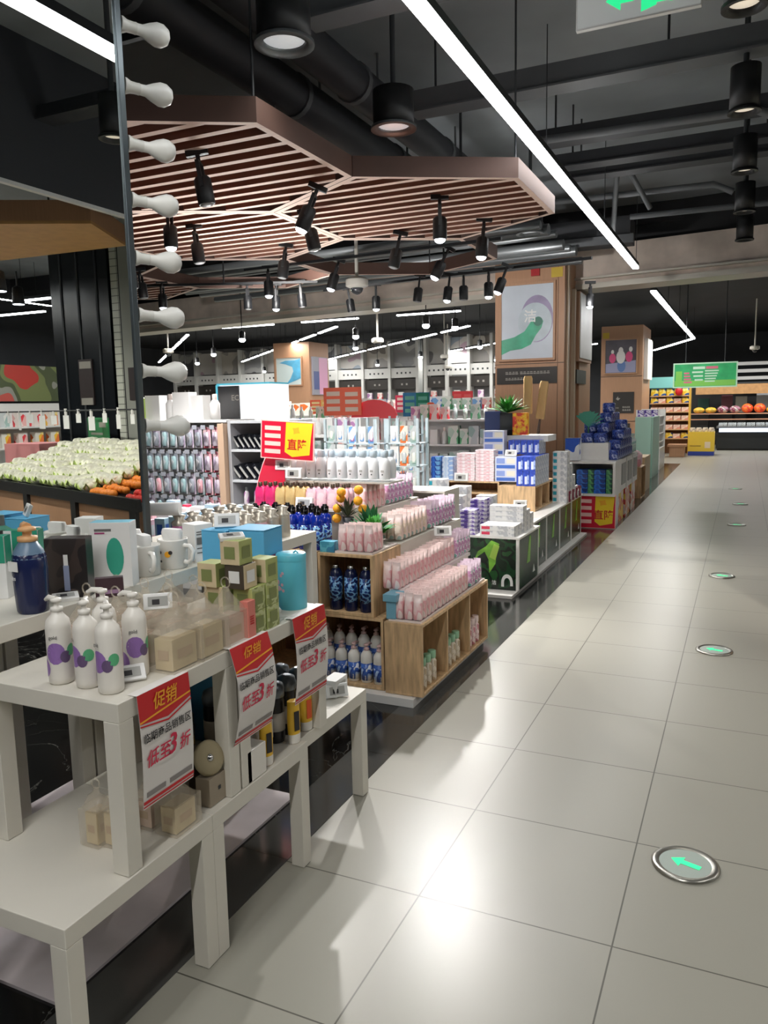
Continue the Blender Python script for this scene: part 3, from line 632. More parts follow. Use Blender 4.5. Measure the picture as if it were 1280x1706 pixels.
mb = MB(); mb.box(-.04, -.04, 0, .04, .04, .13, mat('dark_taupe_box', (92, 78, 66), .5)); single('dark_carton', 'dark taupe carton standing behind the round sponge', 'box', mb, None, (-1.5, 1.78, .452))
# yellow jars in the back of the lower level
YJ = mat('mustard_jar', (196, 150, 40), .3); YB2 = mat('yellow_bottle', (226, 180, 50), .35)
K = Kind(lambda: thing('mustard_jar', '', 'jar', [('body', MB().lathe([(.028, 0, BTL), (.03, .012, BTL), (.03, .022, YJ), (.03, .1, YJ), (.03, .11)], YJ, 18)), ('lid', MB().lathe([(.032, .11), (.033, .14), (.03, .145)], DGREY, 18)), ('label', MB().box(-.012, -.032, .03, .012, -.0295, .095, mat('brown_label', (120, 80, 40), .5)))]))
for k, (x, y) in enumerate([(-1.6, 1.9), (-1.66, 1.97), (-1.72, 1.9), (-1.73, 2.04)]): K.put((x, y, .452), 'mustard yellow jar under the upper table, %s from the aisle' % ORD[k], 'mustard jars under the upper table', .6)
K = Kind(lambda: thing('dark_jar', '', 'jar', [('body', MB().lathe([(.028, 0), (.032, .01), (.033, .1), (.03, .112)], mat('black_jar', (34, 32, 36), .3), 18)), ('lid', MB().lathe([(.034, .112), (.036, .128), (.03, .142), (.012, .148)], mat('pewter_lid', (110, 116, 122), .3, .7), 18)), ('label', MB().lathe([(.0335, .03), (.0338, .03, mat('jar_label', (190, 186, 180), .4)), (.0338, .075, MATS['jar_label']), (.0335, .075)], MATS['jar_label'], 18, cap=False))]))
n = 0
for i in range(3):
    for j in range(5):
        K.put((-1.44 - .08 * i, 2.03 + .078 * j + .01 * i, .452 + (0 if j < 5 else .1)), 'black jar with domed pewter lid, row %s from the aisle, place %s going back' % (ORD[i], ORD[j]), 'dark jars on the low table', sc=(1, 1, 1.45)); n += 1
def tube(cm, lm, h=.13):
    b = MB(); b.lathe([(.02, 0, BTL), (.021, .012, BTL), (.021, .028, cm), (.022, .08, cm), (.02, h, cm)], cm, 16, 1, .7); l = MB(); l.box(-.009, -.0168, .04, .009, -.015, .1, lm)
    return thing('cosmetic_tube', '', 'tube', [('body', b), ('label', l)])
KY = Kind(lambda: tube(YB2, INK)); KO = Kind(lambda: tube(YB2, mat('orange_print', (225, 90, 40), .4)))
KY.put((-1.37, 2.02, .452), 'yellow tube below the middle promotion sign', None, 1.2, 1.1); KY.put((-1.375, 2.2, .452), 'yellow tube with white foot before the dark jars', None, 1.2, 1.15); KO.put((-1.39, 2.31, .452), 'yellow tube with orange print next to the end table leg', None, 1.2, 1.15)
mb = MB(); mb.box(-.03, -.05, 0, .03, .05, .1, BTL); single('white_carton', 'white carton standing at the foot of the middle table leg', 'box', mb, None, (-1.375, 1.93, .452), bev=.001)
mb = MB(); mb.box(-.1, -.12, 0, .1, .12, .34, mat('blue_carton', (70, 150, 196), .45)); single('blue_carton', 'big blue carton under the upper table behind the dark jars', 'box', mb, None, (-1.66, 2.2, .452), bev=.002)
mb = MB(); mb.box(-.03, -.05, 0, .03, .05, .07, CARD); mb.quad(FX(.031, 0, .035), -.03, -.02, .03, .02, SCREEN); single('white_carton', 'small white box at the far end of the low tables', 'box', mb, None, (-1.46, 2.66, .452), bev=.001)
# green stack
OL = mat('olive_carton', (176, 186, 116), .5, noise=.03, nscale=20); OLD = mat('moss_carton', (128, 138, 84), .5); OLL = prnt('olive_print', [(176, 186, 116), (196, 204, 150), (140, 150, 90)], 30); BRN = mat('espresso_carton', (70, 60, 48), .5)
def cart(col, w, d, h, front=None, side=None, top=None, win=None):
    def f():
        b = MB(); b.box(-w / 2, -d / 2, 0, w / 2, d / 2, h, col, faces={'-y': front or col, '+x': side or col, '+z': top or col})
        ps = [('carton', b, .0012)]
        if win: q = MB(); q.quad(FX(w / 2 + .0012, 0, h * .5), -d * .3, -h * .25, d * .3, h * .25, win); q.quad(FY(0, -d / 2 - .0012, h * .5), -w * .28, -h * .25, w * .28, h * .25, win); ps.append(('printed_label', q))
        return thing('carton', '', 'box', ps)
    return Kind(f)
C1, C2, C3 = cart(CREAM, .07, .07, .075, side=OL, top=OL, win=OLD), cart(OL, .07, .07, .075, side=OLL, win=OLD), cart(BRN, .07, .07, .075, side=CREAM, win=CARD)
G = 'cartons stacked on the upper table'
for x, y, z, kk, lab in [(-1.39, 2.07, .9, C2, 'green carton at the bottom of the stack'), (-1.39, 2.07, .976, C2, 'green carton in the middle of the stack'), (-1.39, 2.07, 1.052, C1, 'cream and green carton topping the higher part of the stack'),
                         (-1.39, 1.99, .9, C2, 'moss green carton beside the thin pink box'), (-1.39, 1.99, .976, C2, 'green carton second layer above the thin pink box'), (-1.4, 1.965, 1.052, C3, 'espresso brown carton with a white label high on the stack'), (-1.41, 1.96, 1.128, C1, 'cream and green carton on the very top below the price tag'),
                         (-1.5, 1.96, 1.052, C1, 'cream carton sticking out towards the mirror side'), (-1.47, 2.06, .9, C2, 'green carton behind the stack'), (-1.47, 2.06, .976, C1, 'cream carton second layer behind the stack'), (-1.49, 1.975, .9, C1, 'cream carton hidden at the bottom behind'), (-1.49, 1.975, .976, C1, 'cream carton hidden in the second layer behind')]:
    kk.put((x, y, z), lab, G)
tg(-1.41, 1.945, 1.205, 'lying on the topmost cream and green carton', .8, -1.35, 1.1)
mb = MB(); mb.box(-.015, -.02, 0, .015, .02, .12, mat('pink_red_carton', (222, 130, 118), .45)); mb.text('IIII', .03, face((.0155, 0, .06), (0, 0, 1), (0, -1, 0)), RED); single('thin_pink_carton', 'thin pink box with red print leaning before the green stack', 'box', mb, None, (-1.36, 1.935, .9), bev=.001)
BLU = mat('sky_blue_carton', (92, 178, 222), .45, noise=.015); BLUP = prnt('blue_floral', [(92, 178, 222), (92, 178, 222), (120, 140, 190), (190, 80, 110)], 14)
K = Kind(lambda: thing('sky_blue_carton', '', 'box', [('carton', MB().box(-.07, -.065, 0, .07, .065, .28, BLU), .003), ('lid_flap', MB().box(-.071, -.066, .281, .071, .066, .284, BLU)), ('printed_label', MB().quad(FX(.0705, 0, .1), -.04, -.09, .04, .09, mat('magenta_print', (170, 70, 120), .5)))]))
K.put((-1.56, 2.29, .9), 'sky blue carton in front, with magenta print, behind the blue cylinder', 'sky blue cartons', .05); K.put((-1.7, 2.3, .9), 'sky blue carton further in, its price tag on top', 'sky blue cartons', -.05, (.8, 1, .96))
tg(-1.69, 2.3, 1.175, 'standing on the further sky blue carton', .6, -.4, 1.3)
CY = mat('aqua_tin', (92, 186, 206), .35, noise=.01)
b = MB(); b.lathe([(.05, 0), (.052, .004), (.052, .185), (.05, .19)], CY, 30); d = MB(); d.lathe([(.053, .172), (.0535, .192), (.05, .196), (.001, .197)], CY, 30); d.tube([(.01, 0, .197), (.02, 0, .204), (.03, 0, .197)], .003, CY, 6)
p = MB()
for k in range(9): disc_on(p, .0525, -1.75 + jit(.35), .1 + jit(.035), .006, mat('blossom_print', (214, 170, 186), .5), 1, 8)
thing('aqua_tin', 'aqua blue cylinder tin with blossom print at the end of the upper table', 'tin', [('body', b), ('lid', d), ('blossom_print', p)], None, (-1.43, 2.31, .9))
# dark card and stand
mb = MB(); mb.box(-.04, -.012, 0, .04, .012, .06, mat('maroon_card', (62, 40, 48), .4), faces={'-x': CREAM}); mb.quad(FY(0, -.0125, .02), -.03, -.008, .03, .004, mat('lilac_print', (150, 120, 150), .5)); single('maroon_box', 'small maroon box lying on the clear bags below the mug shelf', 'box', mb, None, (-1.70, 1.72, 1.052), .75, bev=.001)
# ------------------------------------------------------------------ the tall white tables: goods
NAVY = mat('navy_bottle', (28, 36, 74), .18); BAMB = mat('tan_pump', (214, 164, 112), .45); LBL = mat('grey_blue_label', (96, 122, 146), .35)
b = MB(); b.lathe([(.034, 0), (.038, .006), (.04, .03), (.043, .11), (.04, .14), (.03, .155), (.014, .165), (.014, .17)], NAVY, 24); b.quad(face((.018, -.0405, .118), (.9, .42, 0), (0, 0, 1)), -.018, -.012, .018, .012, CARD, .003)
b.text('hbs', .014, face((.018, -.042, .09), (.9, .42, 0), (0, 0, 1)), CARD, 0, .003)
wr = MB(); wr.lathe([(.041, .133), (.036, .15), (.026, .165), (.018, .176)], LBL, 20, cap=False)
thing('navy_pump_bottle', 'navy pump bottle with tan pump and blue wrap before the mirror', 'bottle', [('body', b), ('wrap', wr), ('pump', pump(.172, BAMB, 1.9))], None, (-1.885, 1.6, 1.02), -.5).scale = (1.15, 1.15, 1.22)
b = MB(); b.box(-.065, -.03, 0, .065, .03, .165, mat('dark_brown_box', (44, 38, 36), .3), faces={'-y': prnt('dark_brown_print', [(44, 38, 36), (60, 50, 46), (34, 30, 30), (90, 80, 74)], 9)}); q = MB(); q.loft([(.008, .004, .02), (.008, .004, .06), (.006, .003, .1)], mat('pale_blue_stripe', (150, 160, 190), .4), 8); q.quad(FY(.0, -.0305, .13), -.03, -.004, .03, .004, GREY)
o = thing('dark_brown_box', 'dark brown box with slim pale bottle print beside the navy bottle', 'box', [('carton', b, .0015)], None, (-1.93, 1.79, 1.02), .45); o.scale = (1, 1, 1.15); z = MB(); z.quad(FY(0, -.0305, .06), -.009, -.04, .009, .03, MATS['pale_blue_stripe'], .001); z.quad(FY(0, -.0305, .1), -.007, -.01, .007, .02, CARD, .001); z.build('printed_label', o)
b = MB(); b.box(-.06, -.03, 0, .06, .03, .17, CARD, faces={'+z': mat('aqua_edge', (130, 196, 216), .4)}); q = MB(); T = FY(.012, -.0305, .08)
q.poly(T, [(.026 * math.cos(k * PI / 10), .05 * math.sin(k * PI / 10)) for k in range(20)], mat('jade_oval', (60, 165, 140), .4, bump=.3, nscale=120), .001); q.quad(FY(-.02, -.0305, .15), -.025, -.003, .025, .003, GREY, .001); q.quad(FY(-.03, -.0305, .142), -.015, -.002, .015, .002, mat('magenta_print', (170, 70, 120), .5), .001)
thing('oval_brush_box', 'white box with jade green oval print beside the mugs', 'box', [('carton', b, .0015), ('printed_label', q)], None, (-1.905, 1.96, 1.02), .42).scale = (1.12, 1.1, 1.28)
MUG = mat('mug_glaze', (228, 226, 220), .2)
def mug():
    b = MB(); b.lathe([(.036, 0), (.04, .004), (.042, .08), (.043, .084), (.039, .084), (.037, .01), (.001, .008)], MUG, 24, cap=False); h = MB(); h.tube([(.038 + .0 * k, 0, 0) for k in range(0)] + [(.04, 0, .066), (.06, 0, .066), (.072, 0, .052), (.068, 0, .03), (.054, 0, .018), (.041, 0, .02)], .0065, MUG, 8)
    s = MB(); s.loft([(.03, .012, .08), (.034, .014, .1), (.03, .012, .112)], CARD, 10)
    t = MB(); disc_on(t, .0425, -1.25, .045, .009, YEL, 1, 10); disc_on(t, .0428, -1.05, .05, .006, INK, 1, 8); disc_on(t, .0428, -1.8, .05, .005, INK, 1, 8); disc_on(t, .0428, -1.75, .025, .004, INK, 1, 8)
    return thing('mug', '', 'mug', [('body', b), ('handle', h), ('paper_filling', s), ('print', t)])
K = Kind(mug); G = 'white mugs under the mirror'
K.put((-1.92, 2.12, 1.02), 'white mug with yellow and black print next to the oval box', G, -.5, 1.3); K.put((-1.91, 2.26, 1.02), 'white mug with its handle to the aisle, next to the white box', G, .0, 1.3); K.put((-2.06, 2.2, 1.02), 'white mug standing behind the other two', G, .4, 1.3)
b = MB(); b.box(-.045, -.04, 0, .045, .04, .125, CARD); q = MB()
for u in (-.02, .02):
    for v, hh in ((.1, .002), (.092, .002), (.07, .012), (.045, .002), (.03, .002)): q.quad(FX(.046, u, v), -.014, -hh, .014, hh, GREY, .001)
thing('twin_panel_box', 'white box with two grey printed panels beyond the mugs', 'box', [('carton', b, .0015), ('printed_label', q)], None, (-1.92, 2.42, 1.02), -.35).scale = (1, 1, 1.15)
TEAL = mat('teal_carton', (40, 150, 120), .45); C4 = Kind(lambda: thing('teal_white_carton', '', 'box', [('carton', MB().box(-.055, -.025, 0, .055, .025, .2, CARD, faces={'+z': TEAL}), .0012), ('teal_panel', MB().quad(FY(.012, -.0262, .15), -.04, -.035, .042, .05, TEAL).quad(FX(.0562, 0, .15), -.024, -.035, .024, .05, TEAL))]))
G = 'teal and white cartons against the mirror'
for k, (x, y) in enumerate([(-2.15, 1.55), (-2.15, 1.68), (-2.15, 1.81)]): C4.put((x, y, 1.02), 'white carton with teal panel against the mirror glass, %s from the near end' % ORD[k], G, .5)
# foil tubes behind
def foil(col):
    def f():
        b = MB(); b.lathe([(.026, 0), (.028, .01), (.028, .075), (.027, .08)], col, 14); t = MB(); t.lathe([(.027, .08), (.03, .092), (.016, .102), (.024, .116), (.006, .122)], FOIL, 10)
        return thing('foil_jar', '', 'jar', [('body', b), ('foil_cap', t)])
    return Kind(f)
FJ = [foil(mat('orchid_jar', (190, 110, 160), .35)), foil(FOIL), foil(mat('rose_jar', (222, 170, 176), .35))]; G = 'foil capped jars behind the mirror edge'; n = 0
for i in range(4):
    for j in range(5):
        FJ[(i * 2 + j) % 3 if j < 3 else 1].put((-2.02 - .1 * i, 2.8 + .1 * j, .98), 'foil capped jar, row %s from the aisle, place %s going back' % (ORD[i], ORD[j]), G, sc=1.25)
mb = MB(); mb.tube([(-.14, 0, .03), (.14, 0, .03)], .03, CARD, 16); single('paper_roll', 'white paper roll lying by the foot of the mirror frame', 'roll', mb, None, (-2.42, 2.72, 1.13), .4)
CW = cart(CARD, .08, .06, .13, win=GREY); CRD = cart(mat('cherry', (196, 40, 74), .4), .04, .04, .12, win=CARD); CLB = cart(mat('ice_blue', (170, 200, 216), .4), .07, .05, .14, win=mat('blue_ink', (60, 100, 180), .4)); CPK = cart(mat('rosy', (232, 190, 200), .4), .07, .05, .12, win=CARD)
# ------------------------------------------------------------------ mirror with bulbs
MX = -2.2
fr = MB(); y0, y1, z0, z1 = -.7, 2.47, 1.021, 3.75
for a in ((y0, z0, y0 + .03, z1), (y1 - .03, z0, y1, z1), (y0, z0, y1, z0 + .03), (y0, z1 - .03, y1, z1)): fr.box(MX - .03, a[0], a[1], MX + .008, a[2], a[3], mat('frame_gunmetal', (84, 92, 96), .3, .7))
fr.box(MX - .055, y1 - .01, z0, MX - .03, y1 + .012, z1, BLACK); fr.box(MX - .055, y0, z0, MX - .03, y1, z1, BLACK)
gl = MB(); gl.box(MX - .028, y0 + .02, z0 + .02, MX, y1 - .02, z1 - .02, mat('mirror_silver', (225, 228, 226), .0, 1.0))
mir = thing('mirror', 'tall framed mirror on the white table, reflecting the produce stall', 'mirror', [('frame', fr, .002), ('mirror_glass', gl)])
def bulb():
    s = MB(); s.lathe([(.03, 0), (.03, .008), (.022, .025), (.021, .05), (.022, .06)], mat('socket_white', (190, 190, 184), .4), 16)
    g = MB(); g.lathe([(.02, .06), (.021, .085), (.034, .112), (.044, .14), (.043, .162), (.03, .184), (.007, .194)], BULBM, 20)
    return thing('vanity_bulb', '', 'bulb', [('socket', s), ('glass', g)])
K = Kind(bulb)
for k, z in enumerate([3.06, 2.84, 2.63, 2.42, 2.2, 1.98, 1.76, 1.54]):
    K.put((MX - .015, y1 + .02, z), 'unlit round vanity bulb on the mirror edge, %s from the top' % ORD[k], 'vanity bulbs down the mirror edge', rot=tuple(Vector((.48, .87, -.03)).to_track_quat('Z', 'Y').to_euler()))
# ------------------------------------------------------------------ island with the pink packs
MATW = mat('white_plinth', (226, 224, 220), .3, noise=.015)
def pl(i, lab, x0, y0, x1, y1, h):
    mb = MB(); mb.box(x0, y0, .0025, x1, y1, h, MATW); return single('display_plinth', lab, 'plinth', mb, 'low white plinths', bev=.002)
pl(0, 'low white plinth under the pine crates with pink packs', -2.66, 3.66, -1.54, 4.9, .05)
pl(1, 'low white plinth under the dark green printed boxes', -2.9, 6.12, -1.68, 9.52, .03)
def crate(lab, x0, y0, x1, y1, z0, z1, op, div=(), t=.016, col=None, inner=None, name='wooden_crate', grp='pine crates of the pink island', shelf=()):
    """op: open side, '-y' or '+x'"""
    col = col or WOODC; inner = inner or WOODD; ps = []
    for a, b in ((z0, z0 + t), (z1 - t, z1)): m_ = MB(); m_.box(x0, y0, a, x1, y1, b, col); ps.append(('top_panel' if a > z0 else 'bottom_panel', m_, .001))
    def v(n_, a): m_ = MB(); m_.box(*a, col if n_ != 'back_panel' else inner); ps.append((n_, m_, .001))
    za, zb = z0 + t, z1 - t
    if op == '-y':
        v('side_panel', (x0, y0, za, x0 + t, y1, zb)); v('side_panel', (x1 - t, y0, za, x1, y1, zb)); v('back_panel', (x0 + t, y1 - t, za, x1 - t, y1, zb))
        for d in div: v('divider', (d - t / 2, y0 + .002, za, d + t / 2, y1 - t, zb))
        for s_ in shelf: v('shelf', (x0 + t, y0 + .01, s_ - t / 2, x1 - t, y1 - t, s_ + t / 2))
    else:
        v('side_panel', (x0, y0, za, x1, y0 + t, zb)); v('side_panel', (x0, y1 - t, za, x1, y1, zb)); v('back_panel', (x0, y0 + t, za, x0 + t, y1 - t, zb))
        for d in div: v('divider', (x0 + t, d - t / 2, za, x1 - .002, d + t / 2, zb))
    return thing(name, lab, 'crate' if 'crate' in name else 'shelf', ps, grp)
crate('long pine crate on the aisle side with three open bays', -1.72, 3.7, -1.5, 4.87, .052, .45, '+x', (4.1, 4.5))
crate('wide pine crate holding the blue and white pump bottles', -2.64, 3.72, -1.735, 4.15, .052, .455, '-y', (-2.2,))
crate('pine crate with three navy bottles, below the foremost pink packs', -2.13, 3.72, -1.79, 4.1, .457, .8, '-y')
crate('pine crate below the row of tall blue bottles', -2.62, 3.72, -2.145, 4.1, .457, .8, '-y')
W2 = dict(col=LACK, inner=LACK, grp='white display steps of the pink island', name='display_shelf')
crate('low white step beside the aisle crate, pink packs on it', -1.785, 3.93, -1.73, 5.15, .46, .58, '-y', **W2)
crate('white step continuing behind the pine crate with navy bottles', -2.13, 4.12, -1.8, 5.2, .457, .8, '-y', **W2)
crate('raised white step with purple packs in the island middle', -2.5, 4.35, -2.14, 5.25, .457, .94, '-y', **W2)
crate('white shelf carrying the pink and gold pouches', -2.86, 4.13, -2.145, 4.32, .457, .985, '-y', **W2)
crate('highest white shelf with the row of white bottles', -2.86, 4.38, -2.52, 4.75, .457, 1.13, '-y', **W2)
crate('highest white shelf further towards the aisle behind purple packs', -2.5, 5.28, -1.95, 5.6, .052, .98, '-y', **W2)
# packs
PKW = mat('pack_frost', (240, 218, 214), .3, noise=.03, nscale=30)
PKP = prnt('pink_pack', [(236, 208, 204), (234, 198, 196), (228, 170, 174), (240, 224, 220)], 26, .3, (1, 1, .45))
PUP = prnt('purple_pack', [(224, 200, 216), (214, 184, 206), (196, 144, 184), (236, 224, 232), (130, 190, 180)], 24, .3)
CRP = prnt('cream_pack', [(238, 222, 206), (226, 206, 186), (240, 216, 206), (170, 190, 186)], 20, .3)
def pack(pm, top):
    def f():
        b = MB(); b.loft([(.021, .018, 0, pm), (.024, .026, .01, pm), (.025, .027, .05, pm), (.024, .02, .1, top), (.024, .006, .122, top)], pm, 12, .6)
        c = MB(); c.loft([(.024, .006, .122), (.0245, .002, .132), (.0245, .0015, .145)], top, 12, .4)
        return thing('tissue_pack', '', 'tissue pack', [('pouch', b), ('crimped_top', c)])
    return Kind(f)
KP, KU, KC = pack(PKP, PKW), pack(PUP, mat('purple_frost', (234, 214, 228), .3)), pack(CRP, PKW)
def packs(kk, lab, grp, xs, ys, z, sc=1.0, rowlab='row %s, place %s going back'):
    for i, x in enumerate(xs):
        for j, y in enumerate(ys):
            kk.put((x + jit(.002), y + jit(.003), z), lab + ', ' + rowlab % (ORD[i], ORD[min(j, 19)]), grp, jit(.1), (1, 1, sc * (1 + jit(.04))))
R = lambda a, d, n_: [a + d * k for k in range(n_)]
packs(KP, 'pink pack on the aisle crate', 'pink packs on the aisle crate', R(-1.545, -.052, 3), R(3.76, .058, 14), .462)
packs(KU, 'purple pack on the aisle crate', 'purple packs on the aisle crate', R(-1.545, -.052, 2), R(4.6, .06, 4), .462, 1.0)
packs(KP, 'pink pack on the low white step', 'pink packs on the low step', R(-1.705, -.052, 2), R(3.84, .058, 16), .602)
packs(KU, 'purple pack at the end of the low white step', 'purple packs on the low step', R(-1.705, -.052, 2), R(4.8, .06, 5), .602, 1.1)
packs(KP, 'pink pack on the crate of navy bottles', 'pink packs over the navy bottles', R(-1.84, -.052, 4), R(3.78, .06, 3), .812)
packs(KC, 'cream pink pack on the middle step', 'cream packs on the middle step', R(-1.84, -.052, 3), R(4.2, .062, 7), .812, 1.05)
packs(KU, 'purple pack on the middle step', 'purple packs on the middle step', R(-1.84, -.052, 3), R(4.68, .062, 8), .812, 1.15)
packs(KP, 'pink pack on the raised step', 'pink packs on the raised step', R(-2.17, -.053, 4), R(4.4, .065, 5), .95, 1.15)
packs(KU, 'purple pack on the raised step', 'purple packs on the raised step', R(-2.17, -.053, 4), R(4.76, .065, 7), .95, 1.15)
def tray(lab, x0, y0, x1, y1, z, m_, h=.012):
    mb = MB(); mb.box(x0, y0, z, x1, y1, z + .004, m_)
    for a in ((x0, y0, x1, y0 + .004), (x0, y1 - .004, x1, y1), (x0, y0 + .004, x0 + .004, y1 - .004), (x1 - .004, y0 + .004, x1, y1 - .004)): mb.box(a[0], a[1], z + .004, a[2], a[3], z + h, m_)
    single('goods_tray', lab, 'tray', mb, 'trays of the pink island')
TRW = mat('tray_white', (225, 215, 212), .3)
tray('long white tray under the pink packs on the aisle crate', -1.705, 3.725, -1.515, 4.85, .4505, TRW)
tray('white tray on top of the crate with navy bottles', -2.03, 3.74, -1.80, 4.08, .8005, TRW)
# pale blue bin & box
BL2 = mat('dusty_blue', (112, 164, 184), .45)
b = MB(); b.box(-.04, -.06, .1, .04, .06, .14, BL2); c = MB(); c.box(-.028, -.045, 0, .028, .045, .1, BL2)
thing('blue_bin', 'dusty blue stepped bin wedged below the pink packs beside the crate corner', 'bin', [('rim_box', b, .002), ('body', c, .002)], None, (-1.69, 3.77, .458))
mb = MB(); mb.box(-1.745, 3.83, .58, -1.665, 5.0, .6, TRW); single('packing_shelf', 'thin white board holding the second line of pink packs', 'board', mb)
mb = MB(); mb.box(-.045, -.03, 0, .045, .03, .06, prnt('teal_blue_print', [(70, 150, 176), (96, 176, 196), (60, 130, 166)], 20)); single('teal_box', 'small teal blue box on the crate corner beside pink packs', 'box', mb, None, (-2.08, 3.77, .801), bev=.001)
# bottles
NB = mat('navy_can', (18, 26, 60), .2); NBL = prnt('navy_label', [(18, 26, 60), (30, 60, 120), (120, 170, 210), (20, 36, 84)], 34, .25)
RB = mat('royal_bottle', (16, 44, 150), .15); RBL = prnt('royal_label', [(16, 44, 150), (20, 30, 90), (130, 180, 220), (40, 90, 190)], 34, .25)
def can_bottle(): 
    b = MB(); b.lathe([(.036, 0), (.038, .005), (.038, .2), (.03, .225), (.02, .235)], NB, 18); l = MB(); l.lathe([(.0384, .05), (.0386, .05), (.0386, .19), (.0384, .19)], NBL, 18, cap=False)
    c = MB(); c.lathe([(.02, .235), (.02, .25), (.018, .252)], CHROME, 14); return thing('navy_bottle', '', 'bottle', [('body', b), ('label', l), ('cap', c)])
K = Kind(can_bottle); G = 'navy bottles in the pine crates'
for k, x in enumerate([-1.86, -1.955, -2.05]): K.put((x, 3.78, .474), 'navy bottle with blue print in the small crate, %s from the aisle' % ORD[k], G)
for k, x in enumerate([-2.2, -2.3, -2.4, -2.5]): K.put((x, 3.8, .474), 'navy bottle in the crate under the tall blue row, %s from the aisle' % ORD[k], G)
def royal():
    b = MB(); b.lathe([(.032, 0), (.037, .006), (.038, .15), (.034, .185), (.018, .2)], RB, 20); l = MB(); l.lathe([(.0384, .02), (.0386, .02), (.0386, .14), (.0384, .14)], RBL, 20, cap=False)
    c = MB(); c.lathe([(.022, .2), (.023, .235), (.014, .24), (.012, .25)], BLKG, 14); return thing('royal_blue_bottle', '', 'bottle', [('body', b), ('label', l), ('cap', c)])
K = Kind(royal)
for i in range(2):
    for k in range(6): K.put((-2.17 - .083 * k, 3.8 + .09 * i, .801), 'tall royal blue bottle with black cap, %s row, %s from the aisle' % (ORD[i], ORD[k]), 'royal blue bottles on the pine crate')
BWP = prnt('blue_white_label', [(230, 232, 234), (60, 100, 180), (40, 70, 150), (160, 190, 225), (230, 232, 234)], 24, .3, (1, 1, .7)); PINKPUMP = mat('blush_pump', (214, 180, 176), .4)
def bwb():
    b = MB(); b.lathe([(.03, 0), (.034, .006), (.034, .12), (.033, .15), (.022, .17), (.013, .178)], BTL, 18); l = MB(); l.lathe([(.0344, .015), (.0346, .015), (.0346, .11), (.0344, .11)], BWP, 18, cap=False)
    return thing('blue_white_pump_bottle', '', 'bottle', [('body', b), ('label', l), ('pump', pump(.178, PINKPUMP, 1.2))])
K = Kind(bwb)
for i in range(2):
    for k in range(6): K.put((-1.79 - .079 * k, 3.78 + .13 * i, .069 + .05 * i), 'blue and white pump bottle, %s row of the low crate, %s from the aisle' % (ORD[i], ORD[k]), 'blue and white pump bottles', -PI / 2 + jit(.3), 1.02)
mb = MB(); mb.box(-2.16, 3.87, .0685, -1.755, 3.99, .118, TRW); single('bottle_riser', 'white riser under the rear row of blue and white pump bottles', 'riser', mb)
GC = mat('mint_cap', (150, 196, 160), .4); BG = prnt('beige_label', [(214, 200, 176), (226, 214, 196), (190, 170, 140)], 26)
def mintb(m1, m2):
    def f():
        b = MB(); b.lathe([(.024, 0), (.027, .005), (.027, .11), (.018, .125)], m1, 14); c = MB(); c.lathe([(.02, .125), (.024, .13), (.024, .165), (.02, .17)], m2, 12); return thing('small_bottle', '', 'bottle', [('body', b), ('cap', c)])
    return Kind(f)
K1, K2 = mintb(BG, GC), mintb(prnt('rose_label', [(226, 190, 190), (238, 214, 212), (200, 130, 140)], 26), PKW); G = 'small bottles in the crate bays'
for k in range(9):
    bay = k // 3; (K1 if bay < 2 else K2).put((-1.545, (3.8, 4.2, 4.58)[bay] + .075 * (k % 3), .069), 'small capped bottle in the %s bay of the aisle crate, place %s going back' % (ORD[bay], ORD[k % 3]), G)
for k in range(6): K1.put((-1.63, (3.8, 4.2)[k // 3] + .075 * (k % 3), .069), 'small mint capped bottle behind the others, %s bay, place %s' % (ORD[k // 3], ORD[k % 3]), G)
# pouches and white bottles
def pouch(m_, capm):
    def f():
        b = MB(); b.loft([(.03, .02, 0), (.034, .022, .02), (.034, .016, .08), (.028, .006, .105), (.01, .006, .112)], m_, 12, .6); c = MB(); c.lathe([(.012, .112), (.012, .132), (.01, .134)], capm, 10); return thing('refill_pouch', '', 'pouch', [('pouch_body', b), ('cap', c)])
    return Kind(f)
BRZ = mat('bronze_cap', (92, 78, 66), .3, .6)
KK = [pouch(mat('hot_pink_pouch', (216, 50, 110), .3, noise=.08, nscale=30), BRZ), pouch(mat('gold_pouch', (206, 176, 120), .3, noise=.06, nscale=30), BRZ), pouch(prnt('blush_pouch', [(236, 206, 210), (230, 190, 200), (214, 170, 190)], 20), BRZ)]
n = 0
for k in range(9):
    for i in range(2): KK[0 if k > 6 else 1 if k > 3 else 2].put((-2.19 - .075 * k, 4.17 + .06 * i, .986), ('hot pink' if k > 6 else 'gold' if k > 3 else 'blush') + ' refill pouch, %s row, %s from the aisle' % (ORD[i], ORD[k]), 'refill pouches on the white shelf', sc=1.12)
WB = mat('white_bottle_cool', (232, 234, 236), .3); WBC = mat('pale_blue_cap', (190, 206, 216), .3)
def wb():
    b = MB(); b.lathe([(.03, 0), (.034, .006), (.034, .1), (.026, .125), (.018, .13)], WB, 16); b.quad(FY(0, -.0345, .05), -.01, -.006, .01, .006, SCREEN); b.quad(FY(0, -.0345, .03), -.004, -.004, .004, .004, DGREY); c = MB(); c.lathe([(.018, .13), (.024, .135), (.024, .165), (.02, .172)], WBC, 14)
    return thing('white_bottle', '', 'bottle', [('body', b), ('cap', c)])
K = Kind(wb)
mb = MB(); mb.box(-2.86, 4.36, 1.131, -1.98, 4.6, 1.145, ACRY); mb.box(-2.51, 4.37, 1.12, -1.98, 4.6, 1.13, LACK); single('bottle_shelf', 'clear shelf board under the row of white bottles', 'shelf', mb)
for i in range(2):
    for k in range(11): K.put((-2.03 - .075 * k, 4.42 + .09 * i, 1.146), 'white bottle with pale cap on the top shelf, %s row, %s from the aisle' % (ORD[i], ORD[k]), 'white bottles on the top shelf', sc=1.05)
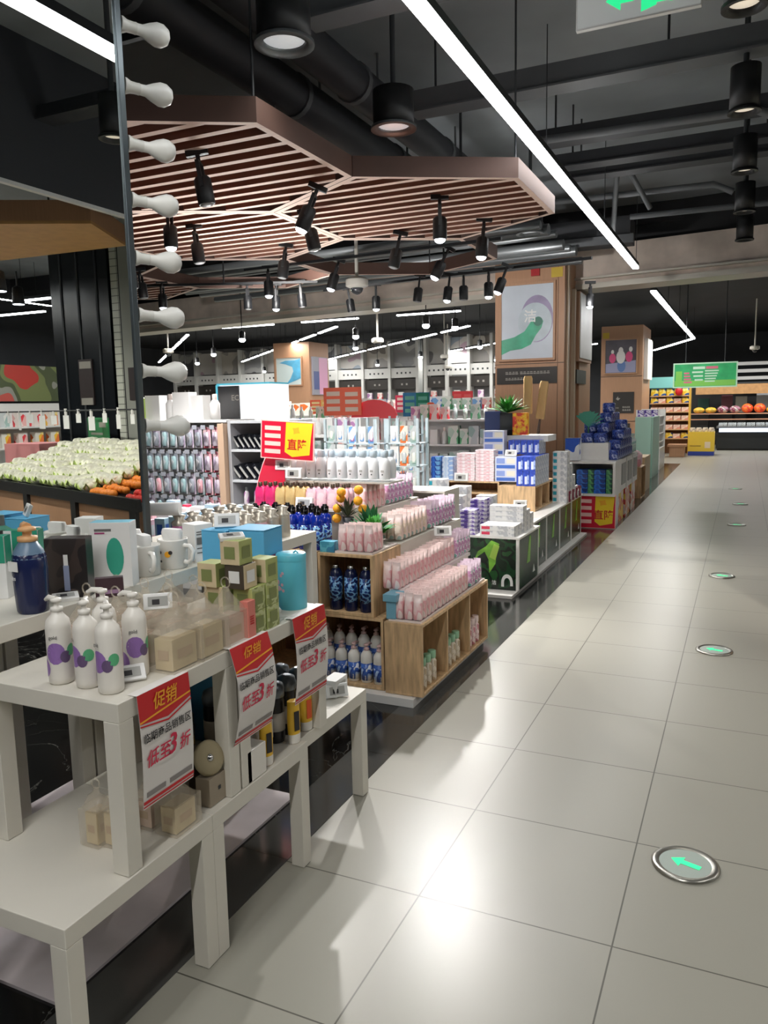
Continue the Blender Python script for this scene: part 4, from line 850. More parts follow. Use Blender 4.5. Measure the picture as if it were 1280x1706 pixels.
tg(-2.42, 4.08, .99, 'standing before the gold pouches', 0, -.2, 1.7); tg(-2.72, 4.34, 1.2, 'before the curved red sign, upper one', 0, -.1, 1.7); tg(-2.62, 4.3, 1.15, 'before the curved red sign, lower one', 0, -.1, 1.7)
tg(-1.72, 4.62, .77, 'standing among the purple packs', .5, -.3, 1.6)
# curved red sign and the promo plate
pts = [(0, 0)] + [(-.62 + .62 * (1 - math.cos(a)), .78 * math.sin(a)) for a in [PI / 2 * k / 14 for k in range(15)]]
mb = MB(); P3 = [(-2.99 + (x + .62) * .45, .66 + z * .96) for x, z in pts[1:]] + [(-2.71, .66)]
mb.M = Matrix.Translation((0, 4.35, 0)) @ Matrix.Rotation(PI / 2, 4, 'X'); mb.prism([(x, z) for x, z in reversed(P3)], -.01, 0, mat('pale_rim', (240, 200, 200), .4))
m2 = MB(); m2.M = Matrix.Translation((0, 4.338, 0)) @ Matrix.Rotation(PI / 2, 4, 'X'); m2.prism([(-2.71 + (x + 2.71) * .96, .66 + (z - .66) * .97) for x, z in reversed(P3)], -.0005, .0015, mat('arch_red', (205, 34, 64), .4))
thing('curved_sign', 'tall red quarter-round sign board beside the white bottles', 'sign', [('board', mb), ('red_face', m2)])
def plate(lab, x0, x1, z0, z1, y, f=None, tilt=0, txt='直降', name='price_drop_sign', left=CRIM):
    W, Hh = x1 - x0, z1 - z0; b = MB(); b.box(-W / 2, 0, -Hh / 2, W / 2, .008, Hh / 2, mat('sign_edge_pink', (246, 196, 186), .4))
    p = MB(); T = FY(0, -.0008, 0) ; p.quad(T, -W / 2 + .008, -Hh / 2 + .008, W / 2 - .008, Hh / 2 - .008, left)
    p.poly(T, [(-W * .02, Hh * .46), (-W * .04, -Hh * .3), (W * .1, -Hh * .42), (W * .42, -Hh * .34), (W * .44, Hh * .1), (W * .47, Hh * .46)], YELB, .001)
    p.text(txt, Hh * .3, face((W * .19, -.001, -Hh * .12), (1, 0, 0), (0, 0, 1)), RED, 0, .0022)
    p.poly(T, [(W * .17 + Hh * .13 * math.cos(k * PI / 4 + .2) * (1 if k % 2 else .6), Hh * .26 + Hh * .11 * math.sin(k * PI / 4 + .2) * (1 if k % 2 else .6)) for k in range(8)], YEL, .0016)
    for k in range(4): p.quad(T, -W * .42, Hh * (.3 - .2 * k) - Hh * .06, -W * .12, Hh * (.3 - .2 * k) + Hh * .05, mat('pale_print', (244, 200, 190), .5), .001)
    o = thing(name, lab, 'sign', [('board', b), ('printed_face', p)], None, ((x0 + x1) / 2, y, (z0 + z1) / 2)); o.rotation_euler = (0, tilt, 0); return o
plate('crimson and yellow price drop sign standing over the white bottles', -2.86, -2.46, 1.27, 1.52, 4.3, tilt=.06)
mb = MB(); mb.tube([(-2.66, 4.33, 1.14), (-2.66, 4.33, 1.4)], .006, WHITE, 6); single('sign_stand', 'thin white rod holding the crimson and yellow sign', 'stand', mb)
# plants
def plant(lab, loc, leafm, potm, nleaf, r, h, balls=None, name='potted_plant', wide=.03, stem=None):
    random.seed(int(abs(loc[0] * 1000)) + nleaf)
    p = MB(); p.lathe([(.03, 0), (.036, .05), (.034, .05), (.03, .045)], potm, 14); f = MB()
    for k in range(nleaf):
        a = random.uniform(0, 2 * PI); e = random.uniform(.2, 1.35); L = r * random.uniform(.6, 1); b0 = Vector((0, 0, .05))
        d = Vector((math.cos(a) * math.cos(e), math.sin(a) * math.cos(e), math.sin(e) * h / r)); t = b0 + d * L; m_ = b0 + d * L * .5 + Vector((0, 0, .01)); s_ = Vector((-math.sin(a), math.cos(a), random.uniform(-.4, .4))) * wide * .5
        f.add([b0, m_ + s_, t, m_ - s_, m_ + Vector((0, 0, wide * .15))], [(0, 1, 4), (1, 2, 4), (2, 3, 4), (3, 0, 4)], leafm)
    ps = [('pot', p), ('foliage', f)]
    if balls:
        for k, (x, y, z) in enumerate(balls): ps.append(('blossom', MB().ell((x, y, z), .028, .028, .028, mat('orange_blossom', (245, 165, 30), .6, noise=.08, nscale=90), 12, 8)))
    return thing(name, lab, 'plant', ps, None, loc)
plant('leafy green potted plant behind the foremost pink packs', (-1.91, 4.0, .801), LEAF, MATW, 60, .14, .16, None, wide=.05)
plant('darker drooping leafy plant beside the brighter one', (-1.97, 4.09, .801), LEAFD, MATW, 50, .16, .2, None, wide=.055)
plant('plant with round orange blossoms above the pink packs', (-2.12, 4.08, .9), mat('olive_leaf', (70, 76, 50), .6), DGREY, 40, .12, .16, [(-.07, 0, .1), (-.05, .01, .16), (-.075, 0, .04), (.07, 0, .15), (.075, 0, .215), (-.03, -.02, .2), (.09, .02, .1)], 'flowering_plant', .02)
plant('greyish lavender tuft on the purple packs shelf', (-2.28, 5.3, .981), mat('lavender_grey', (120, 112, 124), .7), MATW, 60, .16, .14, None, wide=.012)
# ------------------------------------------------------------------ green box island
GD = prnt('forest_print', [(16, 40, 24), (24, 60, 34), (12, 28, 18), (34, 80, 40)], 9, .25); GL1 = mat('lime_print', (120, 180, 60), .35, noise=.15, nscale=14); GL2 = mat('bright_lime_print', (176, 214, 90), .35)
def gbox(lab, x0, y0, x1, y1, z0, z1, logo=True):
    fr = MB(); t = .025 if logo else .014
    for x in (x0, x1 - t):
        for y in (y0, y1 - t): fr.box(x, y, z0, x + t, y + t, z1 - .018, MATW)
    tp = MB(); tp.box(x0 - .01, y0 - .01, z1 - .018, x1 + .01, y1 + .01, z1, MATW)
    pn = MB(); pn.box(x0 + t, y0 + .004, z0, x1 - t, y0 + .012, z1 - .018, GD); pn.box(x1 - .012, y0 + t, z0, x1 - .004, y1 - t, z1 - .018, GD); pn.box(x0 + .004, y0 + t, z0, x0 + .012, y1 - t, z1 - .018, GD)
    pr = MB(); W, Hh = x1 - x0, z1 - z0
    if logo:
        T = FY((x0 + x1) / 2, y0 + .0035, (z0 + z1) / 2)
        arc = [(.06 * W + .22 * W * math.cos(a), -.1 * Hh + .52 * Hh * math.sin(a)) for a in [PI * k / 16 for k in range(17)]]; arc2 = [(.08 * W + .12 * W * math.cos(a), -.1 * Hh + .4 * Hh * math.sin(a)) for a in [PI * k / 16 for k in range(17)]]
        pr.poly(T, [(-.34 * W, -.42 * Hh), (-.3 * W, -.42 * Hh), (-.1 * W, .2 * Hh), (.02 * W, .3 * Hh), (.1 * W, .42 * Hh), (.22 * W, .36 * Hh), (.18 * W, .2 * Hh), (.16 * W, -.02 * Hh), (.07 * W, -.2 * Hh), (.06 * W, .05 * Hh), (.0, .2 * Hh), (-.1 * W, .1 * Hh)], GL1, .0008)
        pr.poly(T, [(.07 * W, .1 * Hh), (.14 * W, .36 * Hh), (.22 * W, .32 * Hh), (.16 * W, .05 * Hh)], GL2, .0014)
        w2 = CARD; s = .06 * W; cx, cz_ = .33 * W, -.36 * Hh
        o_, i_ = [(cx + .085 * W * math.cos(a), cz_ + .16 * Hh * math.sin(a)) for a in [PI * k / 10 for k in range(11)]], [(cx + .045 * W * math.cos(a), cz_ + .09 * Hh * math.sin(a)) for a in [PI * k / 10 for k in range(11)]]
        for k in range(10): pr.poly(T, [i_[k], o_[k], o_[k + 1], i_[k + 1]], w2, .0012)
        pr.quad(T, cx - .085 * W, cz_ - .08 * Hh, cx - .045 * W, cz_, w2, .0012); pr.quad(T, cx + .045 * W, cz_ - .06 * Hh, cx + .085 * W, cz_, w2, .0012)
        pr.text('洁', .09 * Hh, FY(x0 + W * .64, y0 + .0035, z0 + Hh * .12), w2, 0, .0012)
        pr.text('森林', .08 * Hh, FY(x0 + W * .13, y0 + .0035, z0 + Hh * .86), mat('pale_lime_ink', (190, 200, 130), .5), 0, .0012)
    T = FX(x1 - .0035, (y0 + y1) / 2, (z0 + z1) / 2); D = y1 - y0
    pr.poly(T, [(-.1 * D, -.1 * Hh), (.02 * D, .4 * Hh), (.1 * D, .4 * Hh), (.06 * D, -.1 * Hh)], GL1, .0008); pr.poly(T, [(.2 * D, -.36 * Hh), (.26 * D, -.2 * Hh), (.32 * D, -.36 * Hh)], CARD, .0012)
    thing('green_display_box', lab, 'display box', [('frame', fr), ('top_panel', tp, .001), ('printed_panel', pn), ('print', pr)], 'dark green printed display boxes')
gbox('dark green printed box with a lime plant picture, foremost at the corner', -2.27, 6.3, -1.67, 7.0, .032, .49)
gbox('dark green printed box set back beside the foremost one', -2.85, 6.5, -2.3, 7.1, .032, .49, False)
for k, (a, b_) in enumerate([(7.02, 7.66), (7.68, 8.28), (8.3, 8.9), (8.92, 9.5)]): gbox('dark green printed box along the aisle, %s behind the foremost one' % ORD[k], -2.3, a, -1.75, b_, .032, .5, False)
# carton stacks on the green boxes
def flat(col, w, d, h, pr_=None, rd=None):
    def f():
        b = MB(); b.box(-w / 2, -d / 2, 0, w / 2, d / 2, h, col, faces={'-y': pr_ or col, '+x': pr_ or col}); ps = [('carton', b, .001)]
        if rd: q = MB(); q.quad(FY(-w * .33, -d / 2 - .001, h / 2), -w * .12, -h * .25, w * .12, h * .3, rd); ps.append(('printed_label', q))
        return thing('goods_carton', '', 'box', ps)
    return Kind(f)
WP = prnt('white_carton_print', [(232, 232, 230), (232, 232, 230), (224, 224, 224), (190, 192, 196)], 18); PP = prnt('violet_print', [(60, 40, 130), (90, 60, 150), (190, 180, 210), (230, 228, 232)], 16, .35, (1, 1, 2))
FW, FWR, FP, FT = flat(CARD, .3, .12, .045, WP), flat(CARD, .3, .12, .045, WP, mat('red_logo', (214, 60, 90), .4)), flat(PP, .13, .18, .034, PP), flat(CARD, .16, .14, .07, WP, mat('teal_logo', (40, 160, 180), .4))
G = 'white cartons on the foremost green box'
for i in range(2):
    for k in range(2): FWR.put((-1.86, 6.36 + .125 * i, .491 + .046 * k), 'white flat carton with red logo, %s layer, %s from the front' % (ORD[k], ORD[i]), G)
for i in range(3):
    for k in range(5 - i): FW.put((-1.85, 6.61 + .125 * i, .491 + .046 * k), 'white flat carton, %s layer, stack %s behind the red logo ones' % (ORD[k], ORD[i]), G)
for k in range(6): FP.put((-2.13 + jit(.006), 6.41, .491 + .035 * k), 'violet and white flat box, %s layer of the front stack' % ORD[k], 'violet boxes on the green box', jit(.05))
for k in range(8): FP.put((-2.11 + jit(.006), 6.62, .491 + .035 * k), 'violet and white flat box, %s layer of the rear stack' % ORD[k], 'violet boxes on the green box', jit(.05))
for k in range(4): FT.put((-2.12, 6.85, .491 + .071 * k), 'white box with teal logo, %s layer behind the violet stacks' % ORD[k], 'white boxes with teal logo')
for i in range(3):
    for k in range(3 + i): FT.put((-2.38 - .005 * i, 6.6 + .16 * i, .491 + .071 * k), 'white box with teal logo, %s layer, stack %s on the set-back box' % (ORD[k], ORD[i]), 'white boxes with teal logo')
for i in range(2):
    for k in range(5 + i): FT.put((-2.58, 6.62 + .2 * i, .491 + .071 * k), 'white box with teal logo, %s layer, inner stack %s' % (ORD[k], ORD[i]), 'white boxes with teal logo')
TW = flat(CARD, .1, .1, .24, None)
for k, (x, y, z) in enumerate([(-2.5, 5.98, .05), (-2.62, 5.98, .05), (-2.5, 5.98, .3), (-2.62, 5.98, .3), (-2.5, 5.98, .55), (-2.62, 5.98, .55), (-2.4, 5.94, .05), (-2.4, 5.94, .3), (-2.62, 5.98, .8), (-2.28, 5.92, .05), (-2.28, 5.92, .3), (-2.17, 5.9, .05)]):
    TW.put((x, y, z if z > .06 else .0025), 'tall plain white box in the tower between the two islands, %s placed' % ORD[k], 'white box tower between the islands', sc=1.04)
tg(-1.78, 6.75, .68, 'on the white carton stack of the corner box', .2, -.2, 1.7)
# white stacks further along
for i in range(5):
    for k in range(max(1, 8 - i * 2)): flatk = FT; flatk.put((-1.82, 8.96 + .16 * i - .3, .501 + .071 * k), 'white box in the stepped stacks, %s layer, stack %s along the aisle' % (ORD[k], ORD[i]), 'stepped white stacks beside the pine shelf')
CB = cart(mat('claret_carton', (120, 40, 60), .4), .07, .07, .12, win=CARD)
for i in range(4): CB.put((-1.76, 8.72 + .2 * i, .501 + .071 * max(1, 8 - i * 2) if False else .501), 'claret and white small box at the aisle edge, %s along' % ORD[i], 'claret boxes along the aisle edge')
# pine shelf with blue cartons
crate('pine shelf crate with open bays towards the aisle, blue boxes on top', -2.29, 7.8, -1.9, 8.78, .502, .76, '+x', (8.1, 8.44), grp='pine shelves of the green island')
crate('long pine shelf behind the white boxes, pale packs on top', -3.1, 7.9, -2.31, 8.3, .032, .79, '-y', (), grp='pine shelves of the green island', shelf=(.66,))
BB = mat('cobalt_carton', (34, 66, 170), .35); BBP = prnt('cobalt_print', [(34, 66, 170), (34, 66, 170), (30, 56, 150), (150, 170, 220)], 22, .35, (1, 1, .5)); GS = prnt('silver_blue_print', [(200, 204, 214), (180, 186, 200), (220, 222, 228)], 16)
def cob():
    b = MB(); b.box(-.032, -.05, 0, .032, .05, .15, BB, faces={'-y': BBP, '+x': GS}); return thing('toothpaste_carton', '', 'box', [('carton', b, .001), ('printed_label', MB().quad(FY(0, -.0512, .06), -.012, -.04, .012, .04, mat('white_ink', (210, 216, 232), .5)))])
K = Kind(cob)
for i in range(3):
    for j in range(6):
        for k in range(2): K.put((-1.935 - .066 * i, 7.86 + .102 * j, .761 + .151 * k), 'cobalt upright carton, column %s from the aisle, place %s going back, %s layer' % (ORD[i], ORD[j], ORD[k]), 'cobalt cartons on the pine shelf')
for i in range(5): 
    for j in range(3): K.put((-1.98 - .067 * i, 8.0 + .102 * j + .2, 1.064), 'cobalt upright carton of the top layer, column %s from the aisle, place %s going back' % (ORD[i], ORD[j]), 'cobalt cartons on the pine shelf')
def prc():
    b = MB(); b.box(-.115, -.06, 0, .115, .06, .13, mat('pale_blue_white', (206, 212, 230), .4)); q = MB(); T = FY(0, -.0612, .065)
    q.quad(T, -.1, -.055, .1, -.02, mat('blue_ink', (60, 100, 180), .4)); q.quad(T, -.1, -.005, -.01, .05, mat('soft_blue_ink', (130, 150, 205), .4)); q.quad(T, .01, -.005, .1, .05, mat('cream_ink', (226, 222, 206), .4)); return thing('printed_carton', '', 'box', [('carton', b, .001), ('printed_label', q)])
K = Kind(prc)
for k in range(2): K.put((-2.24, 7.97, .791 + .131 * k), 'wide blue and cream printed carton, %s layer beside the cobalt ones' % ORD[k], 'wide printed cartons')
for k in range(2): K.put((-2.44, 8.2, 1.055 + .131 * k), 'wide blue and cream printed carton, %s layer high at the back' % ORD[k], 'wide printed cartons')
mb = MB(); mb.box(-2.58, 8.12, .791, -2.32, 8.28, 1.054, CARD); single('white_carton', 'white carton block supporting the high printed cartons', 'box', mb)
PF = prnt('rose_white_print', [(240, 232, 234), (236, 214, 218), (226, 180, 186), (240, 236, 238)], 12, .3, (1, 1, 4)); K = flat(PF, .2, .16, .036, PF)
for i in range(2):
    for k in range(9 - i): K.put((-2.47 - .21 * i, 7.99, .791 + .037 * k), 'rose and white flat pack, %s layer, %s stack from the aisle' % (ORD[k], ORD[i]), 'rose and white flat packs', jit(.03))
LBP = prnt('light_blue_print', [(190, 210, 236), (210, 222, 240), (150, 180, 224)], 14); K = flat(LBP, .12, .14, .05, LBP); K2_ = flat(prnt('azure_print', [(40, 110, 210), (30, 70, 170), (120, 180, 230)], 16), .1, .14, .05)
for k in range(5): K.put((-2.89, 7.99, .791 + .051 * k), 'light blue pack, %s layer beside the rose packs' % ORD[k], 'light blue packs'); K2_.put((-3.03, 7.99, .791 + .051 * k), 'azure pack, %s layer at the inner end of the pine shelf' % ORD[k], 'azure packs')
tg(-2.72, 7.88, .79, 'hanging at the pine shelf front edge', 0, -.1, 2.2); tg(-2.2, 7.95, 1.055, 'on the wide blue and cream carton', 0, -.5, 1.8)
# planter and things by the column
mb = MB(); mb.box(-2.62, 8.4, .8, -2.44, 8.7, 1.52, mat('navy_board', (34, 52, 100), .4)); mb.box(-2.44, 8.38, 1.2, -2.3, 8.56, 1.5, BLKG); single('navy_planter', 'navy board and black pot holding the green plant by the column', 'planter', mb)
plant('bushy green plant in front of the tall poster column', (-2.38, 8.47, 1.45), LEAF, BLKG, 110, .27, .24, None, wide=.03)
mb = MB(); mb.box(-.09, -.03, 0, .09, .03, .24, YEL, faces={'-y': prnt('yellow_orange_print', [(245, 200, 50), (240, 150, 40), (214, 60, 40)], 22)}); single('yellow_pack', 'yellow and orange pack standing beside the green plant', 'pack', mb, None, (-2.22, 8.42, 1.26), bev=.004)
mb = MB(); mb.box(-2.6, 8.35, 1.19, -1.9, 8.75, 1.255, CARD); single('white_carton', 'long white carton under the yellow pack', 'box', mb)
LF = mat('loofah_tan', (196, 160, 110), .9, bump=.6, nscale=60)
K = Kind(lambda: thing('bath_brush', '', 'brush', [('loofah_pad', MB().loft([(.045, .02, .0), (.05, .025, .02), (.05, .025, .4), (.04, .02, .43)], LF, 12)), ('handle', MB().tube([(0, 0, 0), (0, 0, -.2), (.004, 0, -.75)], [.012, .02, .012], mat('dark_wood', (70, 52, 42), .5), 8))]))
for k, (x, r_) in enumerate([(-2.26, 0), (-2.12, .12)]): K.put((x, 8.9, 1.48 - .06 * k), 'tan loofah bath brush hanging before the column, %s from the plant' % ORD[k], 'loofah bath brushes', rot=(0, r_, 0))
# ------------------------------------------------------------------ white shelf unit with the price drop panel
def unit(x0, y0, x1, y1, z0, z1, t=.03): 
    mb = MB(); mb.box(x0, y0, z1 - t, x1, y1, z1, MATW); mb.box(x0, y0, z0, x1, y1, z0 + t, MATW); mb.box(x0, y0, z0 + t, x0 + t, y1, z1 - t, MATW); mb.box(x1 - t, y0, z0 + t, x1, y1, z1 - t, MATW); mb.box(x0 + t, y1 - t, z0 + t, x1 - t, y1, z1 - t, MATW); return mb
sb = MB(); sb.box(-1.99, 10.0, 1.06, -1.43, 10.25, .86, MATW)
ps = [('cabinet', unit(-1.99, 10.0, -1.43, 10.55, .42, .86)), ('back_box', MB().box(-1.99, 10.2, .862, -1.55, 11.2, 1.08, MATW)), ('base', MB().box(-1.9, 10.05, .003, -1.46, 10.55, .418, MATW))]
thing('white_gondola', 'white shelf unit with blue rolls above the crimson price drop panel', 'shelf', ps, 'white shelf units along the aisle')
for k in range(3): 
    y = 10.6 + .62 * k; ps = [('cabinet', MB().box(-1.99, y, .42, -1.45, y + .56, .84, MATW)), ('side_window', MB().box(-1.455, y + .1, .5, -1.44, y + .46, .78, mat('grey_window', (150, 150, 146), .4))), ('base', MB().box(-1.9, y + .03, .003, -1.47, y + .5, .418, prnt('red_yellow_side', [(240, 205, 70), (214, 60, 60), (236, 226, 216), (220, 150, 120)], 5)))]
    thing('white_gondola', 'white shelf unit with yellow and red lower panel, %s behind the crimson one' % ORD[k], 'shelf', ps, 'white shelf units along the aisle')
plate('big crimson and yellow price drop panel at floor level on the aisle corner', -1.9, -1.42, .006, .44, 10.035)
RL = prnt('blue_roll_print', [(30, 80, 170), (40, 110, 200), (20, 50, 120)], 12); RG = prnt('green_roll_print', [(60, 130, 90), (90, 160, 100), (30, 80, 70)], 12)
KB_, KG_ = flat(RL, .14, .2, .058, RL), flat(RG, .07, .2, .058, RG)
for c, (kk, x) in enumerate([(KG_, -1.51), (KB_, -1.625), (KG_, -1.735), (KB_, -1.845)]):
    for k in range(5): kk.put((x, 10.14, .452 + .06 * k), ('green' if kk is KG_ else 'blue') + ' pack in the white unit, %s layer, %s from the aisle' % (ORD[k], ORD[c]), 'packs in the white unit')
DBP = prnt('deep_blue_print', [(26, 40, 110), (60, 84, 160), (36, 56, 130), (150, 160, 200)], 14); K = Kind(lambda: single('blue_roll_pack', '', 'pack', MB().loft([(.07, .07, 0), (.078, .078, .02), (.078, .078, .11), (.06, .06, .125)], DBP, 10, .6)))
n = 0
for lay in range(4):
    for j in range(9 - lay * 2):
        for i in range(3 if lay < 2 else 2):
            if n < 60: K.put((-1.52 - .16 * i + .02 * lay, 10.35 + .165 * j + .1 * lay, (1.081 if i else .86) + .127 * lay if i else .861 + .127 * lay), 'deep blue pack in the heap, layer %s, row %s, place %s going back' % (ORD[lay], ORD[i], ORD[j]), 'deep blue packs heaped on the white units'); n += 1
mb = MB(); mb.box(-2.05, 9.98, .87, -1.88, 10.15, 1.15, prnt('blue_box_print', [(30, 80, 180), (226, 230, 236)], 4)); single('blue_box', 'blue and white upright box at the inner corner of the white unit', 'box', mb)
mb = MB()
for k in range(9): a = .3 + k * .25; mb.add([(0, 0, 0), (.2 * math.cos(a) - .03, -.02, .2 * math.sin(a)), (.2 * math.cos(a) + .03, -.02, .2 * math.sin(a) + .01)], [(0, 1, 2)], mat('teal_fan', (60, 140, 120), .5))
mb.tube([(0, 0, -.2), (0, 0, 0)], .01, LEAFD, 6)
single('teal_fan_ornament', 'teal fan shaped ornament above the deep blue packs', 'ornament', mb, None, (-1.82, 10.3, 1.28))
MINT = prnt('mint_bottle_print', [(190, 214, 204), (220, 228, 224), (160, 196, 190)], 20); K = Kind(lambda: single('mint_bottle', '', 'bottle', MB().lathe([(.04, 0), (.045, .01), (.045, .16), (.02, .18), (.02, .21), (.025, .215), (.02, .24)], MINT, 12)))
for j in range(6): K.put((-1.5, 11.6 + .14 * j - .1, .861), 'pale mint bottle at the aisle edge of the white units, %s along' % ORD[j], 'pale mint bottles', sc=1.1)
# further along the aisle
crate('small pine crate with a rosy pack on top, before the mint panel', -1.86, 13.4, -1.5, 14.0, .003, .52, '+x', grp='pine stands down the aisle')
mb = MB(); mb.loft([(.13, .12, 0), (.16, .15, .04), (.16, .15, .2), (.1, .1, .26)], prnt('rosy_print', [(236, 190, 196), (240, 214, 216), (214, 150, 160)], 10), 12); single('rosy_pack', 'big rosy soft pack lying on the small pine crate', 'pack', mb, None, (-1.68, 13.62, .521))
mb = MB(); mb.box(-2.2, 14.3, .003, -1.55, 15.2, .62, mat('beige_stand', (200, 176, 140), .5)); single('beige_stand', 'beige stand between the rosy pack and the mint panel', 'stand', mb)
mb = MB(); mb.box(-2.05, 17.0, .003, -1.73, 17.06, 1.27, mat('mint_panel', (168, 206, 190), .45)); mb.box(-1.76, 17.06, .003, -1.7, 18.4, 1.27, MATS['mint_panel']); single('mint_display_board', 'tall plain mint green display panel at the aisle edge', 'panel', mb)
ps = [('body', MB().box(-2.3, 19.2, .003, -1.75, 20.4, .5, MATW))]
for k in range(4): ps.append(('shelf', MB().box(-2.3, 19.2, .62 + .2 * k, -1.78, 20.4, .64 + .2 * k, MATW)))
ps.append(('back_panel', MB().box(-2.32, 20.4, .003, -1.75, 20.44, 1.4, MATW))); ps += [('post', MB().box(a, b_, .5, a + .03, b_ + .03, 1.4, MATW)) for a, b_ in ((-2.3, 19.2), (-1.8, 19.2))]
thing('open_shelf', 'white open shelf with violet packs just past the mint panel', 'shelf', ps)
K = Kind(lambda: single('violet_pack', '', 'pack', MB().box(-.07, -.08, 0, .07, .08, .15, PP)))
for k in range(4):
    for j in range(3): K.put((-1.9 - .16 * j, 19.35, .641 + .2 * k if k else .641), 'violet pack on the open white shelf, %s shelf, %s from the aisle' % (ORD[k], ORD[j]), 'violet packs on the open shelf')
# ------------------------------------------------------------------ columns
def frame_pic(x0, z0, x1, z1, y, prints, fr=.035, T=None):
    f = MB(); f.box(x0 - fr, y - .05, z0 - fr, x1 + fr, y, z0, PANELW); f.box(x0 - fr, y - .05, z1, x1 + fr, y, z1 + fr, PANELW); f.box(x0 - fr, y - .05, z0, x0, y, z1, PANELW); f.box(x1, y - .05, z0, x1 + fr, y, z1, PANELW)
    p = MB(); p.box(x0, y - .03, z0, x1, y - .001, z1, prints); return f, p
SIGNB = mat('black_sign', (44, 40, 36), .5); DIM = mat('dim_white_ink', (150, 146, 138), .6)
def blocks(mb, T, rows, m_=DIM):
    """rows of little bars standing for writing too small to read"""
    for x, z, n_, s in rows:
        for k in range(n_): mb.quad(T, x + k * s * 1.15, z - s * .5, x + k * s * 1.15 + s, z - s * .1, m_, .002); mb.quad(T, x + k * s * 1.15 + s * .1 * (k % 3), z + s * .1, x + k * s * 1.15 + s * .9, z + s * .4, m_, .002)
# tall poster column
body = MB(); body.box(-3.57, 12.0, 0, -2.5, 13.0, 3.72, PANELW); body.box(-3.5, 13.0, 0, -2.46, 14.0, 3.34, PANELW)
tr = MB()
for z in (2.2, .55): tr.box(-3.575, 11.996, z, -2.495, 12.0, z + .008, INK)
tr.box(-2.6, 11.994, 0, -2.592, 12.0, 3.7, mat('panel_groove', (120, 90, 70), .6)); tr.box(-2.5, 12.15, 0, -2.47, 12.25, 3.7, mat('pale_trim', (196, 176, 150), .5)); tr.box(-2.5, 12.5, 0, -2.44, 12.58, 3.34, MATS['pale_trim'])
f, p = frame_pic(-3.46, 2.28, -2.66, 3.38, 12.0, mat('poster_pale', (196, 204, 214), .35, noise=.05, nscale=1.2))
q = MB(); T = FY(-3.06, 11.9695, 2.83); c2 = mat('poster_lilac', (150, 138, 170), .4, noise=.1, nscale=4); c3 = mat('poster_cloud', (184, 196, 204), .4, noise=.05, nscale=5); gr = mat('poster_green', (62, 165, 128), .35, noise=.1, nscale=6)
q.poly(T, [(.15 + .25 * math.cos(a), .04 + .35 * math.sin(a)) for a in [2 * PI * k / 30 for k in range(30)]], c2, .001); q.poly(T, [(.12 + .26 * math.cos(a), -.01 + .29 * math.sin(a)) for a in [2 * PI * k / 30 for k in range(30)]], c3, .002)
q.poly(T, [(-.4, -.26), (-.2, -.22), (-.04, -.14), (.06, .0), (.12, .06), (.2, .06), (.25, 0), (.22, -.1), (.14, -.2), (.06, -.34), (-.08, -.4), (-.26, -.42), (-.4, -.48)][::-1], gr, .003); q.poly(T, [(.17 + .07 * math.cos(a), -.0 + .07 * math.sin(a)) for a in [2 * PI * k / 16 for k in range(16)]], mat('poster_green_dark', (40, 110, 90), .4), .004)
q.text('洁', .2, FY(-3.01, 11.9695, 2.9), CARD, 0, .006)
sg = MB(); sg.box(-3.54, 11.985, 1.9, -2.6, 12.0, 2.15, SIGNB); blocks(sg, FY(-3.07, 11.985, 2.02), [(-.33, .05, 4, .045), (-.1, .05, 9, .045), (-.33, -.04, 9, .04)])
fx = MB(); fx.box(-2.498, 12.65, 2.25, -2.4, 13.75, 3.32, PANELW); fx.box(-2.4, 12.7, 2.3, -2.385, 13.7, 3.3, mat('side_poster', (200, 202, 200), .35, noise=.04, nscale=3)); sd = MB(); sd.box(-2.46, 12.7, 1.9, -2.44, 13.5, 2.12, SIGNB)
al = MB(); al.box(-3.0, 11.95, 3.5, -2.87, 12.0, 3.68, mat('alarm_red', (170, 30, 34), .4)); yl = MB(); yl.box(-2.7, 11.985, 3.46, -2.53, 12.0, 3.6, mat('notice_yellow', (200, 170, 50), .5))
thing('poster_column', 'tall timber clad column with green ribbon poster and black sign', 'column', [('cladding', body), ('joints', tr), ('picture_frame', f), ('poster', p, 0, None, [('poster_print', q)]), ('black_sign', sg), ('side_poster', fx), ('side_sign', sd), ('alarm', al), ('notice', yl)])
# second column
body = MB(); body.box(-3.66, 22.5, 0, -2.56, 24.4, 3.65, PANELW); tr = MB()
for z in (2.28, 1.05): tr.box(-3.665, 22.49, z, -2.555, 22.5, z + .012, INK)
f, p = frame_pic(-3.54, 2.38, -2.72, 3.27, 22.5, mat('poster_dark', (70, 64, 74), .35, noise=.2, nscale=2)); q = MB(); T = FY(-3.13, 22.469, 2.83)
q.poly(T, [(-.4, -.44), (.4, -.44), (.4, -.12), (-.4, -.2)], mat('poster_table', (150, 150, 178), .4), .002)
for x, z, r_, m_ in ((-.22, -.05, .11, 'fuchsia'), (-.22, .12, .05, 'w'), (.22, -.02, .12, 'fuchsia'), (.26, .18, .06, 'w'), (0, -.02, .15, 'w'), (0, .15, .08, 'w'), (.02, -.26, .14, 'b')): q.poly(T, [(x + r_ * .8 * math.cos(a), z + r_ * 1.2 * math.sin(a)) for a in [2 * PI * k / 14 for k in range(14)]], {'fuchsia': mat('poster_fuchsia', (206, 70, 120), .4), 'w': mat('poster_white', (214, 210, 206), .4), 'b': mat('poster_blue', (90, 120, 170), .4)}[m_], .003 + r_ * .01)
